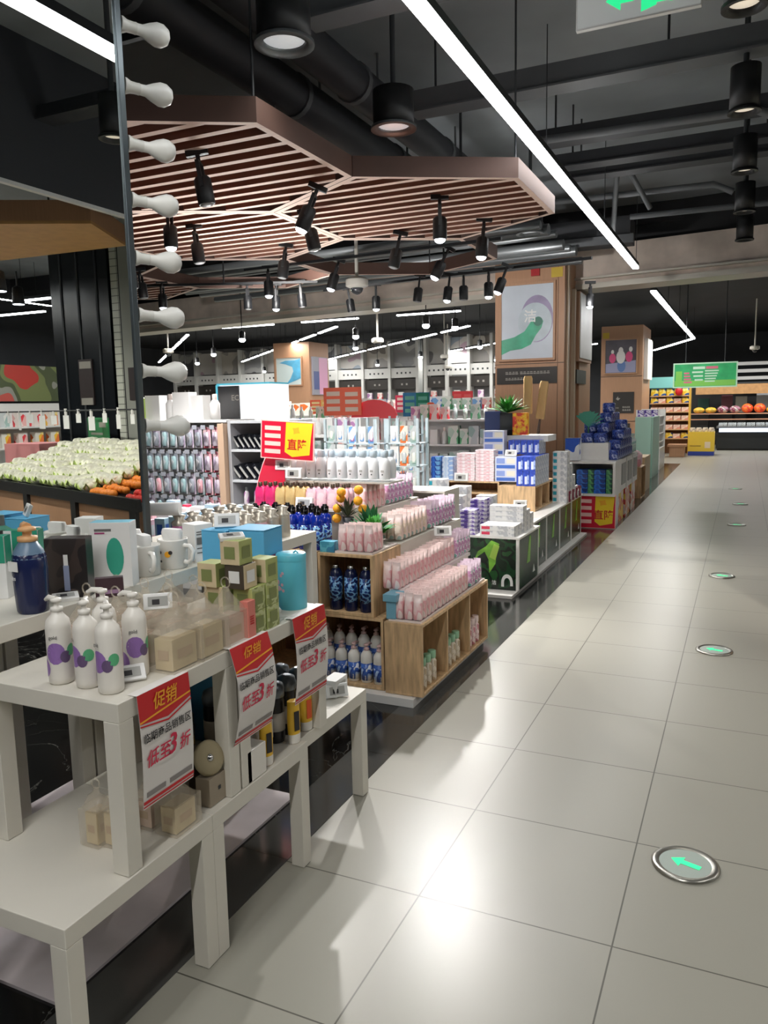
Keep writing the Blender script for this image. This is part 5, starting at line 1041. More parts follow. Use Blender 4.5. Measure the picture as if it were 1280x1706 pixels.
sg = MB(); sg.box(-3.32, 22.48, 1.28, -2.76, 22.5, 1.86, SIGNB); T = FY(-3.04, 22.48, 1.57); blocks(sg, T, [(-.02, -.12, 4, .045), (-.02, -.2, 4, .05), (-.22, -.14, 3, .03)]); sg.poly(T, [(-.2, .1), (-.14, .18), (-.14, .13), (-.08, .12), (-.14, .06)][::-1], DIM, .003)
lo = MB(); lo.box(-3.4, 22.48, .55, -2.85, 22.5, 1.0, SIGNB); sp_ = MB(); sp_.box(-2.56, 22.8, 2.2, -2.46, 24.0, 3.3, CARD); nt_ = MB(); nt_.box(-3.62, 22.485, 3.32, -3.45, 22.5, 3.48, MATS['notice_yellow'])
thing('poster_column', 'further timber clad column with dark picture and square black sign', 'column', [('cladding', body), ('joints', tr), ('picture_frame', f), ('poster', p, 0, None, [('poster_print', q)]), ('black_sign', sg), ('low_sign', lo), ('side_poster', sp_), ('notice', nt_)])
body = MB(); body.box(-12.1, 19.0, 0, -10.95, 20.1, 3.4, PANELW); f, p = frame_pic(-12.0, 2.24, -11.2, 2.98, 19.0, mat('poster_ice', (200, 214, 212), .3)); q = MB(); T = FY(-11.6, 18.969, 2.61)
q.poly(T, [(-.1, -.36), (.05, -.2), (.15, .0), (.12, .12), (-.1, .2), (-.3, .24), (-.1, .3), (.2, .3), (.38, .34), (.38, -.2)][::-1], mat('poster_sky', (90, 170, 206), .35, noise=.1, nscale=4), .002)
sp_ = MB(); sp_.box(-10.949, 19.1, 1.95, -10.9, 19.95, 3.0, mat('poster_grey', (150, 150, 160), .4)); sp_.box(-10.9, 19.45, 1.97, -10.895, 19.93, 2.98, mat('poster_rose', (214, 160, 190), .4)); sp_.box(-10.9, 19.15, 2.1, -10.893, 19.44, 2.6, mat('poster_slate', (80, 92, 140), .4))
thing('poster_column', 'timber clad column deep in the hall with sky blue poster', 'column', [('cladding', body), ('picture_frame', f), ('poster', p, 0, None, [('poster_print', q)]), ('side_poster', sp_)])
# ------------------------------------------------------------------ hanging green sign, far food hall
b = MB(); b.box(-1.54, 20.0, 1.92, -.2, 20.06, 2.44, mat('sign_green', (52, 165, 100), .4, emit=.35, noise=.15, nscale=4)); q = MB(); T = FY(-.87, 20.0, 2.18)
q.quad(T, -.66, -.25, .66, -.12, mat('sign_lime', (130, 200, 90), .4, emit=.3), .001); q.poly(T, [(-.64, -.2), (-.64, .1), (-.5, .1), (-.5, -.2)][::-1], MATS['sign_lime'], .0015); wi = mat('sign_white_ink', (200, 230, 205), .5, emit=.25); rk = mat('sign_rose_ink', (224, 120, 140), .5, emit=.2)
for k in range(3): q.quad(T, -.28 + .03 * k, .05 - .09 * k, -.04, .09 - .09 * k, wi, .002)
for k in range(5): q.quad(T, .0, .08 - .06 * k, .3 - .02 * k, .11 - .06 * k, wi, .002)
q.quad(T, -.26, .14, .0, .2, wi, .002); q.quad(T, .02, .14, .28, .2, rk, .002)
for k in range(4): q.quad(T, -.46, .03 - .07 * k, -.34 + .02 * k, .07 - .07 * k, rk, .002)
rim = MB()
for a in ((-1.57, 1.89, -1.54, 2.47), (-.2, 1.89, -.17, 2.47), (-1.54, 1.89, -.2, 1.92), (-1.54, 2.44, -.2, 2.47)): rim.box(a[0], 19.99, a[1], a[2], 20.07, a[3], mat('sign_rim', (190, 225, 195), .4, emit=.3))
thing('hanging_sign', 'wide green hanging sign over the far end of the aisle', 'sign', [('board', b), ('printed_face', q), ('rim', rim)] + [('hanging_rod', MB().tube([(x, 20.03, 2.47), (x, 20.03, 4.3)], .01, DGREY, 5)) for x in (-1.3, -.45)])
ps = [('back_panel', MB().box(-2.6, 25.5, .003, -1.48, 25.54, 1.95, WOODD)), ('header', MB().box(-2.7, 25.0, 1.98, -1.75, 25.5, 2.3, mat('header_aqua', (120, 190, 190), .4, emit=.2))), ('side_panel', MB().box(-1.5, 25.0, .003, -1.46, 25.5, 1.97, mat('yellow_side', (226, 180, 70), .5)))]
SZ = [.45, .72, .99, 1.24, 1.5, 1.72]
for z in SZ: ps.append(('shelf', MB().box(-2.6, 25.0, z, -1.5, 25.5, z + .03, mat('maple', (214, 176, 130), .5))))
thing('snack_shelf', 'lit snack shelf with aqua header at the end of the shop', 'shelf', ps)
KS = [Kind(lambda: single('snack_pack', '', 'pack', MB().loft([(.1, .03, 0), (.11, .05, .03), (.1, .03, .14), (.11, .01, .16)], prnt('snack_yellow', [(240, 200, 50), (245, 225, 120), (50, 100, 190)], 8), 10, .6))), Kind(lambda: single('snack_pack', '', 'pack', MB().box(-.1, -.05, 0, .1, .05, .13, prnt('snack_peach', [(240, 205, 190), (245, 226, 210), (226, 160, 140)], 9))))]
for k, z in enumerate(SZ):
    for j in range(5): KS[0 if k in (5, 4, 0) and (j + k) % 2 == 0 or k == 5 else 1].put((-2.48 + .22 * j, 25.1, z + .031), ('snack pack on the lit shelf, %s shelf from the floor, %s from the far side' % (ORD[k], ORD[j])), 'snack packs on the lit shelf', sc=(1, 1, 1.25 if k == 5 else 1))
mb = MB(); mb.ell((-1.78, 24.9, 1.86), .11, .05, .12, RED, 14, 8); single('red_balloon', 'round red ornament at the snack shelf header', 'ornament', mb)
thing('yellow_bin', 'yellow and blue promotion bin full of packs at the aisle end', 'bin', [('body', MB().box(-1.45, 24.4, .12, -.75, 25.0, .68, mat('bin_yellow', (240, 205, 70), .45))), ('base', MB().box(-1.45, 24.38, .003, -.75, 25.0, .12, mat('bin_blue', (50, 70, 160), .45))), ('printed_face', MB().quad(FY(-1.1, 24.399, .42), -.3, -.15, .0, -.13, mat('brown_ink', (150, 110, 50), .5), .002).quad(FY(-1.1, 24.399, .42), .1, -.2, .25, -.02, mat('cream_print', (240, 220, 190), .5), .002))])
K = Kind(lambda: single('bin_pack', '', 'pack', MB().loft([(.08, .06, 0), (.09, .07, .04), (.06, .05, .12)], prnt('silver_cream_print', [(226, 216, 200), (190, 180, 170), (240, 232, 220)], 12), 10)))
for j in range(4):
    for i in range(2): K.put((-1.35 + .17 * j, 24.55 + .2 * i, .681), 'cream soft pack in the yellow bin, %s row, %s across' % (ORD[i], ORD[j]), 'soft packs in the yellow bin')
mb = MB(); mb.box(-1.95, 23.6, .3, -1.45, 24.1, .36, PANELW); mb.box(-1.9, 23.65, .003, -1.5, 24.05, .3, PANELW); single('brown_table', 'low brown promotion table before the snack shelf', 'table', mb)
ps = [('base', MB().box(-.78, 27.0, .06, 1.5, 28.0, .56, mat('counter_black', (30, 33, 36), .4))), ('glow_rail', MB().box(-.7, 26.97, .58, 1.5, 27.0, .70, mat('cool_glow', (225, 235, 255), .4, emit=1.4, ecol=(200, 215, 255)))), ('top_panel', MB().box(-.78, 27.0, .7, 1.5, 28.0, .76, GREYM)), ('plinth', MB().box(-.74, 27.06, .003, 1.5, 27.9, .06, BLACK))]
for k in range(2): ps.append(('shelf', MB().box(-1.6, 27.6, .95 + .18 * k, 1.5, 28.0, .98 + .18 * k, mat('warm_shelf', (200, 150, 120), .5))))
thing('chilled_counter', 'dark chilled counter with glowing rail at the end of the aisle', 'counter', ps)
K = [Kind(lambda: single('fruit_heap_basket', '', 'basket', MB().ell((0, 0, .15), .175, .16, .15, prnt('orange_heap', [(235, 90, 50), (240, 130, 50), (214, 60, 40)], 9), 14, 8))), Kind(lambda: single('fruit_heap_basket', '', 'basket', MB().ell((0, 0, .1), .175, .16, .1, prnt('yellow_heap', [(240, 200, 60), (226, 180, 70), (190, 160, 60)], 9), 14, 8))), Kind(lambda: single('fruit_heap_basket', '', 'basket', MB().ell((0, 0, .12), .175, .16, .12, prnt('mauve_heap', [(170, 130, 150), (130, 50, 70), (190, 180, 176)], 9), 14, 8)))]
for k, c in enumerate([1, 1, 2, 2, 0, 0, 1, 1]): K[c].put((-1.35 + .36 * k, 27.78, 1.161), 'heaped %s goods on the far counter shelf, %s across' % (('orange red', 'yellow', 'mauve')[c], ORD[k]), 'heaped goods on the far counter')
K = Kind(lambda: single('chilled_tray', '', 'tray', MB().box(-.12, -.15, 0, .12, .15, .06, prnt('silver_food', [(190, 196, 200), (150, 160, 166), (220, 224, 226), (120, 130, 130)], 12))))
for k in range(8):
    for i in range(2): K.put((-.6 + .27 * k, 27.2 + .3 * i, .761 + .04 * i), 'silvery food tray in the chilled counter, %s row, %s across' % (ORD[i], ORD[k]), 'trays in the chilled counter')
mb = MB(); mb.box(-1.5, 28.4, 1.78, 3.4, 28.8, 2.1, mat('canopy_maple', (196, 150, 100), .5, noise=.06)); mb.box(-1.5, 28.42, 2.11, 3.4, 28.8, 2.16, DGREY); single('timber_canopy', 'long maple canopy over the far food counter', 'canopy', mb)
for k in range(3): mb = MB(); mb.box(-.3, 29.2, 2.25 + .24 * k, 4, 29.26, 2.36 + .24 * k, CARD); single('white_rail', 'white sign rail above the far canopy, %s from below' % ORD[k], 'rail', mb, 'white rails over the far canopy')
mb = MB(); mb.box(-3, 30.5, 0, 5, 30.6, 2.2, mat('dark_backdrop_cabinet', (34, 34, 36), .5)); single('dark_cabinet_run', 'run of dark cabinets behind the far food counter', 'cabinet', mb)
for k, (x, z, m_) in enumerate([(-.55, 1.45, (120, 70, 80)), (-.1, 1.4, (190, 190, 180)), (.55, 1.5, (200, 205, 210)), (-1.3, 1.35, (40, 80, 70))]): mb = MB(); mb.box(x - .18, 29.6, z - .25, x + .18, 29.9, z + .3, mat('cab%d_colour' % k, m_, .5)); mb.box(x - .17, 29.65, .003, x + .17, 29.85, z - .25, BLACK); single('food_display_case', 'pale or wine coloured case behind the far counter, %s placed across' % ORD[k], 'display case', mb, 'cases behind the far counter')
mb = MB(); mb.box(.62, 20.5, .003, 1.3, 21.5, .95, mat('olive_bin', (60, 62, 40), .5)); single('dark_bin', 'dark olive bin at the far edge of the aisle', 'bin', mb)
# ------------------------------------------------------------------ wall of white cabinets deep in the hall
CAB = mat('cabinet_white', (200, 200, 196), .5); 
def cabinets(lab, x0, x1, y, n, bays_pic):
    W = (x1 - x0) / n; ps = [('carcass', MB().box(x0, y + .02, .003, x1, y + .6, 4.0, mat('carcass_grey', (120, 120, 120), .6)))]
    for k in range(n + 1): ps.append(('upright', MB().box(x0 + k * W - .05, y - .42, .003, x0 + k * W + .05, y + .02, 3.9, CAB)))
    for k in range(n):
        a, b = x0 + k * W + .05, x0 + (k + 1) * W - .05
        ps.append(('fascia', MB().box(a, y - .35, 2.6, b, y - .3, 2.95, CAB, faces={'-y': CAB}).text('▪ ▪ ▪ ▪', .2, FY((a + b) / 2, y - .351, 2.77), DGREY, 0, .003)))
        ps.append(('black_header', MB().box(a, y - .3, 2.2, b, y - .25, 2.55, SIGNB).text('▪ ▪', .22, FY((a + b) / 2, y - .301, 2.37), DIM, 0, .003)))
        ps.append(('picture_panel', MB().box(a, y - .12, 3.0, b, y - .08, 3.85, prnt('cabinet_picture_%d' % (k % 3), [[(150, 150, 150), (176, 176, 172), (110, 110, 112)], [(176, 150, 160), (190, 186, 180), (150, 160, 170)], [(150, 146, 140), (186, 180, 170), (120, 112, 104)]][k % 3], 1.1))))
        for s in range(4): ps.append(('shelf', MB().box(a, y - .3, .6 + .4 * s, b, y + .02, .64 + .4 * s, CAB)))
    return thing('wall_cabinet_run', lab, 'cabinet', ps)
cabinets('long run of tall white cabinets with black headers behind the hall', -21.4, -10.6, 26.4, 10, 0)
cabinets('shorter run of tall white cabinets beside the poster column edge', -9.9, -6.8, 25.4, 4, 0)
mb = MB(); mb.box(-10.55, 26.5, .003, -9.95, 27.0, 4.1, mat('pillar_slate', (80, 84, 86), .6)); single('slate_pillar', 'slate grey pillar between the two cabinet runs', 'pillar', mb)
GEN = [prnt('goods_a', [(232, 232, 228), (200, 206, 206), (160, 186, 180), (236, 226, 214)], 11, kind='voronoi'), prnt('goods_b', [(224, 60, 70), (240, 226, 220), (236, 180, 176), (230, 230, 230)], 12, kind='voronoi'), prnt('goods_c', [(60, 110, 200), (226, 230, 236), (120, 170, 220), (30, 60, 150)], 12, kind='voronoi'), prnt('goods_d', [(90, 170, 120), (230, 234, 226), (190, 214, 200), (60, 130, 100)], 12, kind='voronoi'), prnt('goods_e', [(240, 190, 60), (236, 232, 220), (230, 120, 60), (246, 226, 150)], 12, kind='voronoi'), prnt('goods_f', [(214, 180, 206), (240, 230, 236), (180, 130, 180), (226, 206, 220)], 12, kind='voronoi'), CARD]
NAMES = ['pale green', 'red and white', 'blue', 'green', 'yellow', 'lilac', 'white']
GK = [Kind(lambda i=i: single('goods_box', '', 'box', MB().box(-.075, -.05, 0, .075, .05, .2, GEN[i]))) for i in range(7)]
GB = [Kind(lambda i=i: thing('goods_bottle', '', 'bottle', [('body', MB().lathe([(.035, 0), (.042, .01), (.042, .13), (.02, .16)], GEN[i], 10)), ('cap', MB().lathe([(.02, .16), (.022, .2), (.015, .205)], GEN[(i + 2) % 7], 8))])) for i in range(7)]
random.seed(3)
for c, (x0, x1, y) in enumerate([(-16.9, -10.7, 26.1), (-9.8, -6.9, 25.12)]):
    n_ = int((x1 - x0) / .42)
    for s in range(3):
        for k in range(n_):
            i = random.choice([0, 6, 6, 5, 1]); GK[i].put((x0 + .12 + .42 * k, y + .13, 1.041 + .4 * s), '%s goods box in the %s cabinet run, %s shelf, %s across' % (NAMES[i], ('long', 'short')[c], ORD[s], ORD[k]), 'goods in the wall cabinets', sc=(1.3, 1, 1.25))
# ------------------------------------------------------------------ gondolas in the middle of the hall
def gondola(lab, x0, x1, y0, y1, levels, top, rz=0):
    ps = [('base', MB().box(x0, y0, .003, x1, y1, .12, CAB)), ('back_panel', MB().box(x0, (y0 + y1) / 2 - .01, .12, x1, (y0 + y1) / 2 + .01, top, CARD)), ('end_panel', MB().box(x0 - .03, y0, .12, x0, y1, top, CARD)), ('end_panel', MB().box(x1, y0, .12, x1 + .03, y1, top, CARD))]
    for z in levels: ps.append(('shelf', MB().box(x0, y0, z, x1, y1, z + .025, CARD)))
    return thing('gondola', lab, 'shelf', ps, 'white gondola shelves in the hall')
def fill(x0, x1, y, z, kinds, grp, what, step=.16, sc=1.0, bottle=False, dz=0):
    n_ = int((x1 - x0) / step)
    for k in range(n_):
        i = kinds[(k * len(kinds)) // n_] if random.random() < .75 else random.choice(kinds); s_ = sc * (1 + jit(.12)); bo = random.random() < (.8 if bottle else .25)
        (GB if bo else GK)[i].put((x0 + step * (k + .5), y + jit(.01), z), '%s %s %s, place %s' % (NAMES[i], 'bottle' if bo else 'box', what, ORD[min(k, 19)] if k < 20 else 'after the twentieth'), grp, jit(.04), (s_ * step / .16 * .95, s_, s_))
gondola('white gondola topped with cyan and red packs behind the promo sign', -4.25, -3.2, 6.4, 6.8, (.9, 1.12, 1.32), 1.5)
fill(-4.25, -3.2, 6.5, 1.146, [6, 1, 0, 1], 'goods on the near gondola', 'on the middle shelf of the near gondola', .13, .8); fill(-4.25, -3.2, 6.5, 1.346, [2, 2, 6, 5], 'goods on the near gondola', 'on the upper shelf of the near gondola', .13, .75); fill(-4.25, -3.2, 6.5, .926, [0, 6, 3], 'goods on the near gondola', 'on the low shelf of the near gondola', .13, .9)
gondola('white gondola with pale bottles on top across the hall middle', -6.0, -3.9, 8.4, 8.9, (.9, 1.18, 1.44), 1.46)
fill(-6.0, -3.9, 8.5, 1.466, [0, 6, 3, 0, 6], 'goods on the middle gondola', 'on top of the middle gondola', .13, .8, True); fill(-6.0, -3.9, 8.48, 1.206, [2, 1, 6, 1], 'goods on the middle gondola', 'on the shelf of the middle gondola', .13, .95)
gondola('white gondola with mixed bright goods before the green island', -3.8, -2.7, 9.0, 9.5, (.8, 1.1, 1.4), 1.42)
fill(-3.8, -2.7, 9.1, 1.426, [5, 1, 0, 3, 6], 'goods on the bright gondola', 'on top of the bright gondola', .13, .85); fill(-3.8, -2.7, 9.08, 1.126, [6, 3, 0], 'goods on the bright gondola', 'on the shelf of the bright gondola', .13, 1.0); fill(-3.8, -2.7, 9.08, .826, [6, 0], 'goods on the bright gondola', 'on the low shelf of the bright gondola', .13, 1.0)
gondola('white gondola far back in the hall with yellow goods', -6.6, -3.6, 12.2, 12.7, (1.2, 1.5), 1.52)
fill(-6.6, -3.6, 12.3, 1.526, [4, 1, 0, 2, 3, 1], 'goods on the far gondola', 'on top of the far gondola', .17, 1.0)
gondola('white gondola beyond the beam before the cabinet wall', -11.0, -6.0, 17.2, 17.7, (1.1, 1.4), 1.42)
fill(-11.0, -6.0, 17.3, 1.426, [4, 5, 6, 1, 3], 'goods on the gondola beyond the beam', 'on the gondola beyond the beam', .27, 1.6)
def board(lab, x0, x1, z0, z1, y, cols, name='shelf_sign', pole=True):
    b = MB(); b.box(x0, y, z0, x1, y + .015, z1, mat(name + '_' + str(cols[0]), cols[0], .45)); q = MB(); W, Hh = x1 - x0, z1 - z0; T = FY((x0 + x1) / 2, y, (z0 + z1) / 2)
    c1 = mat('ink_%s' % str(cols[1]), cols[1], .5)
    if len(cols) > 2: q.quad(T, 0, -Hh * .48, W * .48, Hh * .48, mat('ink_%s' % str(cols[2]), cols[2], .5), .001)
    for k in range(3): q.quad(T, -W * .42, Hh * (.28 - .27 * k) - Hh * .08, -W * .06, Hh * (.28 - .27 * k) + Hh * .08, c1, .002); q.quad(T, W * .08, Hh * (.25 - .27 * k) - Hh * .07, W * .42, Hh * (.25 - .27 * k) + Hh * .08, c1, .002)
    ps = [('board', b), ('printed_face', q)]
    if pole: ps.append(('pole', MB().tube([((x0 + x1) / 2, y + .02, z0 - .35), ((x0 + x1) / 2, y + .02, z0 + .02)], .008, WHITE, 6)))
    thing('shelf_sign', lab, 'sign', ps, None)
board('coral shelf sign with white lettering in the hall middle', -4.6, -4.1, 1.5, 1.83, 8.3, [(240, 112, 84), (250, 226, 210)])
board('small orange and cream shelf sign near the sky blue poster column', -6.35, -5.95, 1.5, 1.72, 11.0, [(240, 110, 80), (248, 220, 160), (240, 190, 110)])
board('blue and green shelf sign beside the white cabinets', -4.38, -3.98, 1.45, 1.78, 10.2, [(50, 130, 180), (120, 200, 180), (30, 140, 110)])
board('red and yellow small shelf sign beside the blue and green one', -4.85, -4.45, 1.5, 1.76, 11.0, [(224, 60, 90), (250, 210, 200), (245, 180, 40)])
board('red small sign panel beside the bushy plant', -5.0, -4.6, 1.5, 1.85, 14.0, [(220, 50, 60), (226, 90, 90)])
mb = MB(); T0 = [(.3 * math.cos(a), .22 * math.sin(a)) for a in [PI * k / 12 for k in range(13)]]; mb.M = Matrix.Rotation(PI / 2, 4, 'X'); mb.prism(T0, 0, .02, mat('watermelon', (226, 60, 70), .4)); single('round_red_sign', 'half-round red sign beside the coral shelf sign', 'sign', mb, None, (-3.95, 8.35, 1.46))
mb = MB(); mb.lathe([(.045, 0), (.045, .2), (.03, .21)], mat('orange_can', (232, 92, 50), .4), 14); single('orange_canister', 'bright orange canister standing on the bright gondola', 'canister', mb, None, (-3.62, 9.32, 1.426), 0)
# acrylic towers with cards
def tower(lab, x0, x1, y0, y1, z0, z1, levels, grp):
    ps = [('base', MB().box(x0, y0, .003, x1, y1, z0, CAB))]
    for x in (x0, x1 - .02):
        for y in (y0, y1 - .02): ps.append(('post', MB().box(x, y, z0, x + .02, y + .02, z1, mat('ice_acrylic', (196, 212, 218), .15))))
    for z in levels: ps.append(('shelf', MB().box(x0, y0, z, x1, y1, z + .008, MATS['ice_acrylic'])))
    return thing('acrylic_tower', lab, 'display stand', ps, grp)
def card(i):
    def f():
        c = MB(); c.box(-.035, -.002, 0, .035, .002, .15, CARD, faces={'-y': GEN[i]}); b = MB(); b.loft([(.018, .012, .02), (.02, .014, .03), (.02, .014, .09), (.012, .01, .1)], GEN[(i + 3) % 7], 8, .7); return thing('blister_card', '', 'blister pack', [('backing_card', c), ('blister', b)])
    return Kind(f)
CK = [card(i) for i in range(7)]
for t, (x0, x1, y0, kinds) in enumerate([(-3.28, -2.95, 5.9, [0, 6, 3]), (-2.9, -2.62, 5.55, [2, 6, 2]), (-2.58, -2.3, 5.65, [6, 4, 0]), (-2.42, -2.12, 6.1 + .35, [0, 3, 6])]):
    if t == 3: x0, x1, y0 = -3.3, -3.0, 7.3
    L = [.72, .92, 1.12, 1.3]; tower('clear acrylic card tower, %s behind the pink island counting to the aisle' % ORD[t], x0, x1, y0, y0 + .22, .6, 1.5, L, 'acrylic card towers')
    for s, z in enumerate(L):
        for k in range(3): CK[kinds[k]].put((x0 + .06 + .085 * k, y0 + .03, z + .009), 'carded item in acrylic tower %s, shelf %s, place %s' % (ORD[t], ORD[s], ORD[k]), 'carded items in the acrylic towers', sc=1.05 if s < 3 else .9)
# ------------------------------------------------------------------ shelves behind the mirror edge
ps = [('back_panel', MB().box(-5.6, 5.9, .003, -4.06, 5.93, 1.5, CARD)), ('end_panel', MB().box(-4.06, 5.45, .5, -4.0, 5.93, 1.48, mat('beige_end', (206, 176, 150), .5))), ('base', MB().box(-5.6, 5.5, .003, -4.0, 5.9, .5, CAB)), ('top_panel', MB().box(-5.6, 5.5, 1.49, -4.0, 5.93, 1.51, CARD))]
PZ = [1.27, 1.06, .86, .66]
for z in PZ: ps.append(('peg_rail', MB().box(-5.58, 5.56, z + .165, -4.08, 5.57, z + .18, mat('peg_rail_grey', (130, 134, 140), .4))))
thing('peg_display', 'peg display of small carded goods beside the mirror edge', 'shelf', ps)
GEN2 = [prnt('card_grey', [(186, 188, 196), (150, 156, 166), (210, 210, 214), (110, 112, 122)], 22, kind='voronoi'), prnt('card_teal', [(150, 180, 184), (190, 200, 204), (96, 130, 140)], 22, kind='voronoi'), prnt('card_rose', [(226, 170, 180), (236, 206, 210), (200, 90, 110)], 22, kind='voronoi'), prnt('card_lilac', [(206, 196, 210), (176, 160, 184), (226, 220, 226)], 22, kind='voronoi')]
def pcard(i):
    def f():
        c = MB(); c.box(-.035, -.002, 0, .035, .002, .15, CARD, faces={'-y': GEN2[i]}); b = MB(); b.M = Matrix.Translation((0, -.012, 0)); b.loft([(.022, .01, .015), (.026, .014, .03), (.024, .014, .1), (.014, .01, .115)], GEN2[(i + 1) % 4], 8, .7); h = MB(); h.tube([(0, .1, .152), (0, -.05, .152)], .003, CHROME, 5); h.box(-.022, -.054, .135, .022, -.05, .165, mat('peg_label', (170, 174, 184), .4)); return thing('carded_item', '', 'blister pack', [('backing_card', c), ('blister', b), ('peg_hook', h)])
    return Kind(f)
PK = [pcard(i) for i in range(4)]; random.seed(11)
for s, z in enumerate(PZ):
    for k in range(16):
        i = 2 if k < 2 else random.choice([0, 0, 1, 3] if s != 3 else [3, 0, 3]); PK[i].put((-4.13 - .092 * k, 5.52, z), ('rose', 'grey', 'teal', 'lilac')[(1, 2, 0, 3)[i]] + ' carded item on the peg display, row %s down, place %s along' % (ORD[s], ORD[k]), 'carded items on the peg display', sc=(1.1, 1, 1.2))
fill(-5.4, -4.05, 5.62, 1.511, [6, 6, 6], 'white boxes on the peg display', 'on top of the peg display', .16, 1.1); mb = MB(); mb.box(-.055, -.04, 0, .055, .04, .2, mat('lime_box', (190, 220, 120), .4)); single('lime_box', 'single lime green box among the white boxes by the mirror', 'box', mb, None, (-4.98, 5.54, 1.511))
# black and white light box header
b = MB(); b.box(-4.42, 6.0, 1.5, -3.86, 6.3, 1.82, mat('lit_white_panel', (248, 250, 250), .4, emit=.85)); l = MB(); l.box(-4.43, 5.985, 1.5, -4.2, 6.0, 1.81, mat('black_panel', (30, 30, 34), .3)); l.text('EC', .07, FY(-4.24, 5.984, 1.7), DIM, 0, .002); e = MB(); e.box(-4.44, 5.98, 1.82, -3.86, 6.3, 1.835, mat('cyan_edge', (90, 190, 214), .4, emit=.3)); e.box(-4.45, 5.98, 1.5, -4.43, 6.3, 1.82, MATS['cyan_edge'])
thing('light_box', 'glowing white display header with black panel and cyan edge', 'light box', [('lit_panel', b), ('black_panel', l), ('cyan_edge', e)])
# cubby shelves with black devices
ps = [('carcass', MB().box(-3.97, 5.95, .003, -3.5, 5.98, 1.5, CARD)), ('side_panel', MB().box(-3.99, 5.5, .003, -3.96, 5.98, 1.5, mat('grey_side', (170, 172, 176), .5))), ('side_panel', MB().box(-3.5, 5.5, .003, -3.47, 5.98, 1.5, CARD))]
for z in (.5, .76, .98, 1.24, 1.48): ps.append(('shelf', MB().box(-3.96, 5.5, z, -3.5, 5.95, z + .02, mat('cubby_grey', (190, 194, 198), .5))))
thing('cubby_shelf', 'grey cubby shelf with slanted black gadgets beside the peg display', 'shelf', ps)
K = Kind(lambda: thing('black_case', '', 'case', [('case_body', MB().box(-.012, -.08, 0, .012, .08, .14, mat('gadget_black', (30, 32, 38), .25)), .002), ('window', MB().quad(FY(0, -.081, .07), -.008, -.05, .008, .05, SCREEN))]))
for k in range(7): K.put((-3.9 + .055 * k, 5.62, 1.262), 'slim black case leaning on the upper cubby shelf, %s from the peg display' % ORD[k], 'slim black cases in the cubby', rot=(0, -.6, 0))
for k in range(5): K.put((-3.88 + .075 * k, 5.62, 1.002), 'slim black case leaning on the middle cubby shelf, %s from the peg display' % ORD[k], 'slim black cases in the cubby', rot=(0, -.7, 0), sc=1.2)
fill(-3.95, -3.5, 5.6, .781, [5, 6, 2], 'goods on the low cubby shelf', 'on the low cubby shelf', .11, .8)
# front goods between the tall tables and the pink island
ps = [('tabletop', MB().box(-3.8, 3.45, .8, -2.9, 4.4, .84, LACK), .002)] + [('leg', MB().box(a, b_, .003, a + .05, b_ + .05, .8, LACK)) for a in (-3.8, -2.95) for b_ in (3.45, 4.35)]
thing('display_table', 'white table full of mixed small goods beyond the foil jars', 'table', ps); random.seed(5)
MIX = [CW, CRD, CLB, CPK]
for j in range(5):
    for k in range(8): i = random.choice([0, 3, 2, 3, 0, 1] if k < 6 else [2, 2, 1]); MIX[i].put((-3.73 + .11 * k, 3.55 + .16 * j, .841), ('white', 'cherry', 'ice blue', 'rosy')[i] + ' small carton on the mixed table, row %s, place %s' % (ORD[j], ORD[k]), 'small cartons on the mixed table', jit(.2), 1 + jit(.15))
# ------------------------------------------------------------------ produce stall across the aisle (seen in the mirror)
u = Vector((.94, .342, 0)); nn = Vector((-.342, .94, 0)); O = Vector((.75, 5.62, 0)); ang = math.atan2(.342, .94)
L = 4.0
bd = MB(); bd.box(0, .02, .12, L, 1.35, .66, PANELW); rl = MB(); rl.box(-.05, -.02, .66, L + .05, .02, .78, BLACK)
ps = [('body', bd), ('front_rail', rl), ('sloping_bed', MB().add([(0, .02, .66), (L, .02, .66), (L, 1.35, .66), (0, 1.35, .66), (0, .02, .7), (L, .02, .7), (L, 1.35, 1.12), (0, 1.35, 1.12)], [(0, 3, 2, 1), (4, 5, 6, 7), (0, 1, 5, 4), (1, 2, 6, 5), (2, 3, 7, 6), (3, 0, 4, 7)], BLACK))] + [('leg', MB().box(x, -.02, .003, x + .12, .1, .66, BLACK)) for x in (0, 1.3, 2.6, L - .12)]
thing('produce_stall', 'timber produce stall with black rail, seen in the mirror', 'stall', ps, None, O, ang)
CAU = mat('cauliflower_white', (246, 245, 226), .8, bump=.9, nscale=45); CLF = mat('cauliflower_leaf', (170, 190, 110), .6)
def cauli():
    b = MB(); b.ell((0, 0, .06), .085, .085, .065, CAU, 12, 7)
    for k in range(5): a = k * 2 * PI / 5; b.ell((.045 * math.cos(a), .045 * math.sin(a), .085), .04, .04, .035, CAU, 8, 5)
    l = MB()
    for k in range(6): a = k * PI / 3; c, s_ = math.cos(a), math.sin(a); l.add([(.03 * c, .03 * s_, 0), (.1 * c - .03 * s_, .1 * s_ + .03 * c, .04), (.1 * c, .1 * s_, .085), (.1 * c + .03 * s_, .1 * s_ - .03 * c, .04)], [(0, 1, 2, 3)], CLF)
    return thing('cauliflower', '', 'cauliflower', [('head', b), ('leaves', l)])
K = Kind(cauli); random.seed(9); lab = 'cream cauliflower on the produce stall, row %s from the rail, place %s along'
for j in range(8):
    for k in range(23):
        t = .1 + .155 * j; x = .75 + .15 * k + jit(.035) + .07 * (j % 2)
        if x > 3.95 or x < .95 - t * .9 + .2: continue
        p = O + u * x + nn * t; K.put((p.x, p.y, .70 + .42 * t / 1.33 + .03 + random.uniform(0, .035)), lab % (ORD[j], ORD[k] if k < 20 else 'twenty' + str(k)), 'cauliflowers on the produce stall', random.uniform(0, 6), random.uniform(.9, 1.25))
